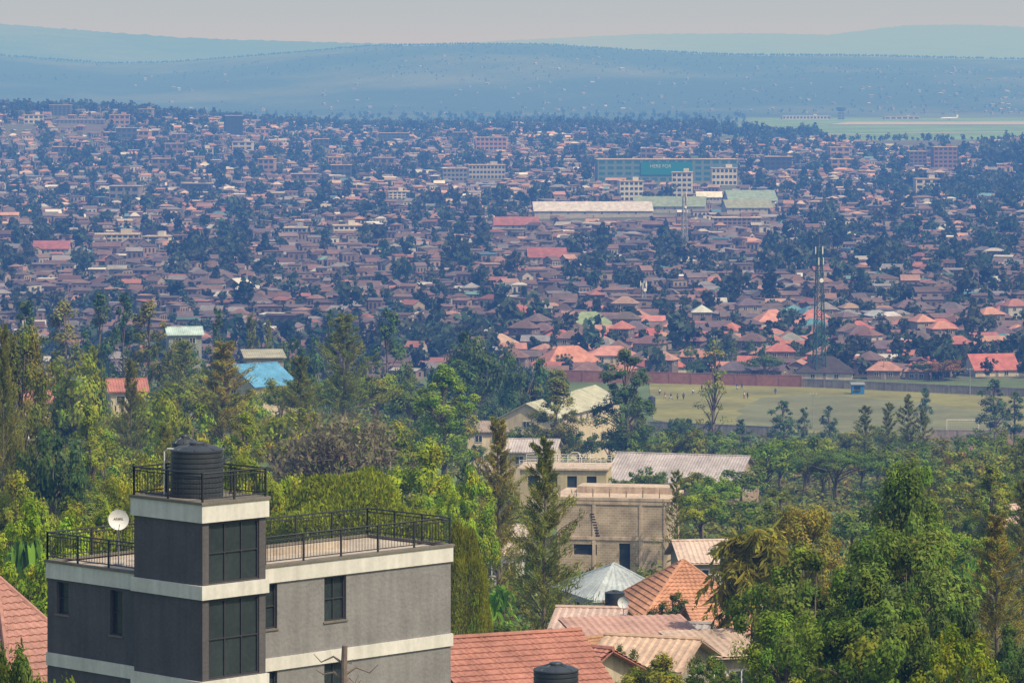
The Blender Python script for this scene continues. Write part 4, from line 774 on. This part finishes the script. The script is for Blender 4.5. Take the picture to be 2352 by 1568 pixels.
mb = MB(); mb.slope((-4,-1.5,0),(2,-1.5,0),(8,-17,1),(5,-17,1),th=.4); mb.slope((2,1.5,0),(-4,1.5,0),(5,17,1),(8,17,1),th=.4); mb.obj('wing', M['dish'], o); mb = MB(); mb.box((18.5,0,5),(3.5,.4,6)); mb.box((18.5,0,2),(2.5,12,.3)); mb.obj('tail_fin', M['dish'], o)
for s_ in (-1,1): MB().path([(-3,s_*5.5,-1),(0,s_*5.5,-1)],[.9,.7],10).obj('engine', M['metal'], o)
mb = MB(); [mb.box((x_,y_,-2.3),(.8,.5,2.6)) for x_, y_ in ((-14,0),(1,-2.5),(1,2.5))]; mb.obj('landing_gear', M['rail'], o)
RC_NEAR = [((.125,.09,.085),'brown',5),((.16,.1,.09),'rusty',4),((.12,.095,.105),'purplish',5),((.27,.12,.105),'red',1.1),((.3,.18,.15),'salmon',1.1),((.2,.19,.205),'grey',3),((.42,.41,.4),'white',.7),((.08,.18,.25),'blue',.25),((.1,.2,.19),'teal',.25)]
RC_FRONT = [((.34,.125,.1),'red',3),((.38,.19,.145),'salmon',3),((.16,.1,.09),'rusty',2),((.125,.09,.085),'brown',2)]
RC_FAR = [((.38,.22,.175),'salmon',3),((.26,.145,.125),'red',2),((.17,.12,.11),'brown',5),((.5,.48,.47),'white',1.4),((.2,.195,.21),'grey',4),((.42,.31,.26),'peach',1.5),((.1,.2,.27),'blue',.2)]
WC = [((.28,.24,.205),'cream',3),((.18,.14,.13),'brown',4),((.42,.4,.38),'white',1),((.24,.18,.16),'pinkish',2)]
def pick(P): return random.choices(P, [p[2] for p in P])[0]
HP = []
for i, (L, W, h, rh, f) in enumerate([(8.0,5.8,2.7,1.4,'gable'),(7.2,5.2,2.4,1.1,'gable'),(8.8,6.4,2.8,2.0,'hip'),(7.6,6.6,2.8,2.0,'hip'),(6.2,4.8,2.3,.6,'mono'),(9.2,5.2,2.6,1.2,'gable'),(7.8,6.0,5.0,1.9,'hip'),(5.4,4.6,2.2,.5,'mono'),(6.4,5.4,2.5,1.3,'hip'),(10.5,4.6,2.4,.7,'mono')]):
    HP.append((house_meshes(L, W, h, rh, f), f, 'tall' if h > 4.5 else 'large' if L > 8.6 else 'small' if L < 6.5 else 'low'))
cells = []; Yc = 1062.
while Yc < 4350:
    st = 9.8 if Yc < 2000 else 10.8; wd = .5*2352/F*Yc*1.1+12
    for x in np.arange(-wd, wd, st): cells.append((x+random.uniform(-1.5, 1.5), Yc+random.uniform(-1.5, 1.5)))
    Yc += st
LBa = np.array([b[:3] for b in LB]); FTa = np.array(FOOT)
cells = [(x, y) for x, y in cells if ((x-LBa[:, 0])**2+(y-LBa[:, 1])**2 > (LBa[:, 2]+5.5)**2).all() and ((x-FTa[:, 0])**2+(y-FTa[:, 1])**2 > (FTa[:, 2]+5)**2).all()]
cells.sort(key=lambda c: c[1]); SH = []; ST = []; nh = 0
LBN = [b for b in LB if b[5] is None]
def blocked(x, y, dist=330):
    px = x/y*F+HX
    return any(b[1]-dist < y < b[1] and abs(px-b[3]) < b[4]*.55+4 for b in LBN)
for x, y in cells:
    px = x/y*F+HX
    if px > 1640 and y > 3420+150*math.sin(px/90): continue
    d = float(vnoise(x/70, y/95))*.5+float(vnoise(x/260+5, y/200))*.45; z = g1(x, y); py = HY-z*F/y
    pt = .27+.26*d+(.05 if y > 2000 else 0)+(.2 if y > 3700 else 0)
    if 2020 < px and 2300 < y < 2700: pt += .2
    if random.random() < pt:
        for _ in range(random.choice([1, 1, 2])): ST.append((x+random.uniform(-4.5, 4.5), y+random.uniform(-4.5, 4.5), random.uniform(3.5, 7.5) if random.random() < .78 else random.uniform(8, 13)))
        continue
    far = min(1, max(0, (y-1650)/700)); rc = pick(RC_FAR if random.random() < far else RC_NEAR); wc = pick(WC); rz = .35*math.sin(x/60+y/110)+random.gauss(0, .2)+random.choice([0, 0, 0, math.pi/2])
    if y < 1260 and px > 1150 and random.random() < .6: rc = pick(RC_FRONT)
    if y > 1900 and blocked(x, y, 110): continue
    vis = abs(x) < .5*2352/F*y*.985 and (y > 1420 if px < 1160 else True)
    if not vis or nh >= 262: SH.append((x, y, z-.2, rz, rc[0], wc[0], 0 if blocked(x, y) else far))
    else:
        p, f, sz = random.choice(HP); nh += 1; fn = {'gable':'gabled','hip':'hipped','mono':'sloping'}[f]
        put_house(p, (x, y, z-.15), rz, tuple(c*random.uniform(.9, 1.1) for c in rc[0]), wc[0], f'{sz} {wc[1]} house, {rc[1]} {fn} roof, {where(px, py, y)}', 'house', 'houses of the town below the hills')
    if random.random() < .45: ST.append((x+random.choice([-1, 1])*st/2, y+random.uniform(-5, 5), random.uniform(2.5, 6.5)))
def htemplate(kind):
    V, Rr, Q = [], [], []
    def q(pts, role): b = len(V); V.extend(pts); Rr.extend([role]*4); Q.append((b, b+1, b+2, b+3))
    P = [(-.5,-.5),(.5,-.5),(.5,.5),(-.5,.5)]
    for i in range(4): a, b = P[i], P[(i+1) % 4]; q([(*a, -.3, 0), (*b, -.3, 0), (*b, 1, 0), (*a, 1, 0)], 0)
    e = .56
    if kind == 0:
        for s_ in (-1, 1): q([(s_*-e, s_*-e, 1, -.1), (s_*e, s_*-e, 1, -.1), (s_*e, 0, 1, 1), (s_*-e, 0, 1, 1)], 1)
        for s_ in (-1, 1): q([(s_*.5, -.5, 1, 0), (s_*.5, 0, 1, 0), (s_*.5, .5, 1, 0), (s_*.5, 0, 1, .95)], 0)
    elif kind == 1:
        k = .16
        for s_ in (-1, 1): q([(s_*-e, s_*-e, 1, -.1), (s_*e, s_*-e, 1, -.1), (s_*k, 0, 1, 1), (s_*-k, 0, 1, 1)], 1)
        for s_ in (-1, 1): q([(s_*e, -s_*e, 1, -.1), (s_*e, 0, 1, -.1), (s_*e, s_*e, 1, -.1), (s_*k, 0, 1, 1)], 1)
    else:
        q([(-e, -e, 1, .02), (e, -e, 1, .02), (e, e, 1, .4), (-e, e, 1, .4)], 1); q([(-.5, .5, 1, 0), (.5, .5, 1, 0), (.5, .5, 1, .35), (-.5, .5, 1, .35)], 0)
        q([(-e, -e, 1, -.06), (e, -e, 1, -.06), (e, -e, 1, .02), (-e, -e, 1, .02)], 1)
    for x0 in (-.38, -.07, .24): q([(x0, -.512, .38, 0), (x0+.14, -.512, .38, 0), (x0+.14, -.512, .8, 0), (x0, -.512, .8, 0)], 2)
    for s_ in (-1, 1): q([(s_*.512, -.12, .38, 0), (s_*.512, .12, .38, 0), (s_*.512, .12, .8, 0), (s_*.512, -.12, .8, 0)], 2)
    return np.array(V), np.array(Rr), np.array(Q)
HT = [htemplate(k) for k in range(3)]
def stuff_houses(name, L, label, sc=1.):
    Vs, Qs, Cs = [], [], []; b = 0
    for x, y, z, rz, rc, wc, far in L:
        V, Rr, Q = HT[random.choices([0, 1, 2], [3, 2.2, 2.8])[0]]; l = random.uniform(4.2, 8.2)*sc; w_ = random.uniform(3.8, 5.9)*sc; h = random.choice([2.6, 2.8, 3, 5.2, 5.4]) if far > .3 and random.random() < .55 else random.choice([2.1, 2.3, 2.6, 2.8, 2.8, 4.6]); rh = random.uniform(.4, 1.8)
        if random.random() < .07: l *= 1.7
        c_, s_ = math.cos(rz), math.sin(rz); X = V[:, 0]*l; Yl = V[:, 1]*w_
        Vs.append(np.stack([x+X*c_-Yl*s_, y+X*s_+Yl*c_, z+V[:, 2]*h+V[:, 3]*rh], 1)); Qs.append(Q+b); b += len(V); k = random.uniform(.7, 1.2)
        tabl = np.array([np.array(wc)*k, np.array(rc)*random.uniform(.6, 1.2), (.035, .035, .04)]); Cs.append(tabl[Rr])
    o = inst(name, npmesh(name, np.concatenate(Vs), np.concatenate(Qs), np.concatenate(Cs), M['stuffhouse'])); o['kind'] = 'stuff'; o['label'] = label; o['category'] = 'houses'
stuff_houses('distant_houses', SH, 'thousands of small distant roofs of the town on the far slope')
ST = [t for t in ST if not blocked(t[0], t[1])]
ST.sort(key=lambda t: t[1]); tt = 0; rest = []
for x, y, h in ST:
    px = x/y*F+HX
    if tt < 30 and 1150 < px < 2352 and y > 1075 and not any((x-a)**2+(y-b)**2 < (r+1)**2 for a, b, r in FOOT):
        z = g1(x, y); k = random.choice(['round', 'round', 'tall']); hh = h*1.15; tree(k, px, y, HY-(z+hh)*F/y, (hh*.8 if k == 'round' else hh*.42)*F/y, random.choice(['dark green', 'blue green', 'green'])); tt += 1
    else: rest.append((x, y, h))
def lowtree(kind):
    nc = 13; per = 6
    if kind == 0: u = unit(nc); c = u*np.array([.34, .34, .3])*rng.uniform(.4, 1, nc)[:, None]+[0, 0, .62]; rad = np.full(nc, .17)
    elif kind == 1: t = rng.uniform(.15, 1, nc); a = rng.uniform(0, 6.28, nc); r = .26*(1.05-t); c = np.stack([r*np.cos(a), r*np.sin(a), t*.95], 1); rad = .13*(1.2-t)
    else: t = rng.uniform(.2, 1, nc); a = rng.uniform(0, 6.28, nc); r = .14*np.ones(nc); c = np.stack([r*np.cos(a), r*np.sin(a), t*.92], 1); rad = np.full(nc, .12)
    p = (c[:, None]+unit(nc*per).reshape(nc, per, 3)*rad[:, None, None]).reshape(-1, 3); V, Q = leafquads(p, .108, .09); return V, Q, np.repeat(rng.uniform(.7, 1.3, nc), per*4)
LT = [lowtree(k) for k in (0, 0, 1, 2, 0, 2)]
def stuff_trees(name, L, label, base=(.055,.08,.047)):
    Vs, Qs, Cs = [], [], []; b = 0; L = np.array(L); zs = G(L[:, 0], L[:, 1]); base = np.array(base)
    for (x, y, h), z in zip(L, zs):
        V, Q, k = random.choice(LT); a = random.uniform(0, 6.28); c_, s_ = math.cos(a), math.sin(a)
        Vs.append(np.stack([x+(V[:, 0]*c_-V[:, 1]*s_)*h, y+(V[:, 0]*s_+V[:, 1]*c_)*h, z-.2+V[:, 2]*h], 1)); Qs.append(Q+b); b += len(V); Cs.append(k[:, None]*base*random.uniform(.7, 1.6)*np.array([random.uniform(.8, 1.3), 1, 1]))
    o = inst(name, npmesh(name, np.concatenate(Vs), np.concatenate(Qs), np.concatenate(Cs), M['leaf'])); o['kind'] = 'stuff'; o['label'] = label; o['category'] = 'trees'
for _ in range(600):
    px = random.uniform(-60, 1720); Y = random.uniform(4300, 6400); rest.append((PX(px, Y), Y, random.uniform(5, 12)))
for px0, px1, Y0, Y1, n_, h0, h1 in [(1600,1880,3650,3900,110,8,15),(1760,2352,3530,3640,80,4,8),(2020,2352,2250,2600,90,6,12),(380,560,1560,1700,35,7,12),(0,420,3500,3800,120,8,14),(420,1300,3900,4300,120,7,12),(2260,2400,2900,3150,55,9,18),(1850,2352,1078,1130,50,5,9),(560,1150,1060,1180,50,6,10),(1900,2352,2900,3150,30,6,10),(2330,2400,2850,3000,14,12,22),(820,1000,2900,3300,20,7,12),(1180,1300,1750,1850,14,8,13),(960,1250,880,1050,30,5,8),(600,900,2000,2200,16,6,10),(1300,1700,1450,1600,14,6,10),(0,200,1500,1700,24,8,12),(1950,2352,1500,1750,40,6,11)]:
    for _ in range(n_):
        Y = random.uniform(Y0, Y1); x = PX(random.uniform(px0, px1), Y)
        if not any((x-f[0])**2+(Y-f[1])**2 < (f[2]+2)**2 for f in FOOT+LB) and not blocked(x, Y): rest.append((x, Y, random.uniform(h0, h1)))
stuff_trees('distant_trees', rest, 'dark trees scattered as one mass through the distant town')
hw = []
for _ in range(2200):
    px = random.uniform(-80, 2440); Y = 6500+3550*random.random()**.7; x = PX(px, Y)
    if vnoise(x/400+1, Y/500) > 0: hw.append((x, Y, random.uniform(3, 7)))
for px in np.arange(-60, 2420, 1.7): hw.append((PX(px, 9980), 9980+random.uniform(-60, 60), random.uniform(3, 8)))
stuff_trees('hill_woods', hw, 'scattered woods over the blue hazy ridge', (.06,.085,.05))
hh = []
for _ in range(330):
    px = random.choice([random.gauss(1900, 350), random.gauss(2250, 120), random.gauss(1250, 300), random.uniform(250, 2400)]); Y = random.uniform(6500, 8900); x = PX(px, Y); c = random.choice([(.2,.2,.19),(.22,.19,.17),(.2,.19,.19),(.36,.36,.36)]); hh.append((x, Y, g1(x, Y), random.uniform(0, 3), c, (.2,.19,.18), 0))
stuff_houses('hill_houses', hh, 'tiny pale houses scattered over the hazy ridge')
o = thing('bird', 'dark bird gliding in front of the town', 'bird', (PX(848,420), 420, PZ(497,420)), .4)
MB().path([(0,-.35,0),(0,-.2,.02),(0,0,.03),(0,.25,.0),(0,.45,0)], [.02,.07,.1,.06,.08], 8).obj('body', M['tank'], o); mb = MB(); mb.slope((.06,-.15,.03),(.06,.12,.03),(.62,.1,.16),(.6,-.02,.16),th=.02); mb.slope((-.06,.12,.03),(-.06,-.15,.03),(-.6,-.02,.16),(-.62,.1,.16),th=.02); mb.obj('wing', M['tank'], o)

# ------------------------------------------------------------------ unique labels
from collections import defaultdict
gl = defaultdict(list)
for o in THINGS: gl[o['label']].append(o)
ordn = ['second','third','fourth','fifth','sixth']
for lab, L in gl.items():
    if len(L) == 1 or len(L) > 6: continue
    L.sort(key=lambda o: o.location.x/o.location.y)
    for i, o in enumerate(L):
        o['label'] = lab+', '+('leftmost one' if i == 0 else 'rightmost one' if i == len(L)-1 else ordn[i-1]+' from left')

# ------------------------------------------------------------------ light and camera
wld = bpy.data.worlds.new('World'); S.world = wld; wld.use_nodes = True; t = wld.node_tree; bg = t.nodes['Background']; sky = t.nodes.new('ShaderNodeTexSky'); sky.sky_type = 'NISHITA'; sky.sun_disc = False
d = Vector((.62,-.5,1.05)).normalized(); sky.sun_elevation = math.asin(d.z); sky.sun_rotation = math.atan2(d.x, d.y); sky.dust_density = 3; sky.air_density = 1.2
t.links.new(sky.outputs[0], bg.inputs[0]); bg.inputs[1].default_value = .15
sl = bpy.data.lights.new('sun', 'SUN'); sl.energy = 4.1; sl.angle = R(.6); sl.color = (1,.95,.88); so = bpy.data.objects.new('sun', sl); C.objects.link(so); so.rotation_euler = d.to_track_quat('Z', 'Y').to_euler()
cam = bpy.data.cameras.new('camera'); co = bpy.data.objects.new('camera', cam); C.objects.link(co); co.rotation_euler = (R(90),0,0); cam.lens = 36*F/2352; cam.sensor_width = 36; cam.sensor_fit = 'HORIZONTAL'; cam.shift_y = -584/2352; cam.clip_start = 1; cam.clip_end = 200000; S.camera = co
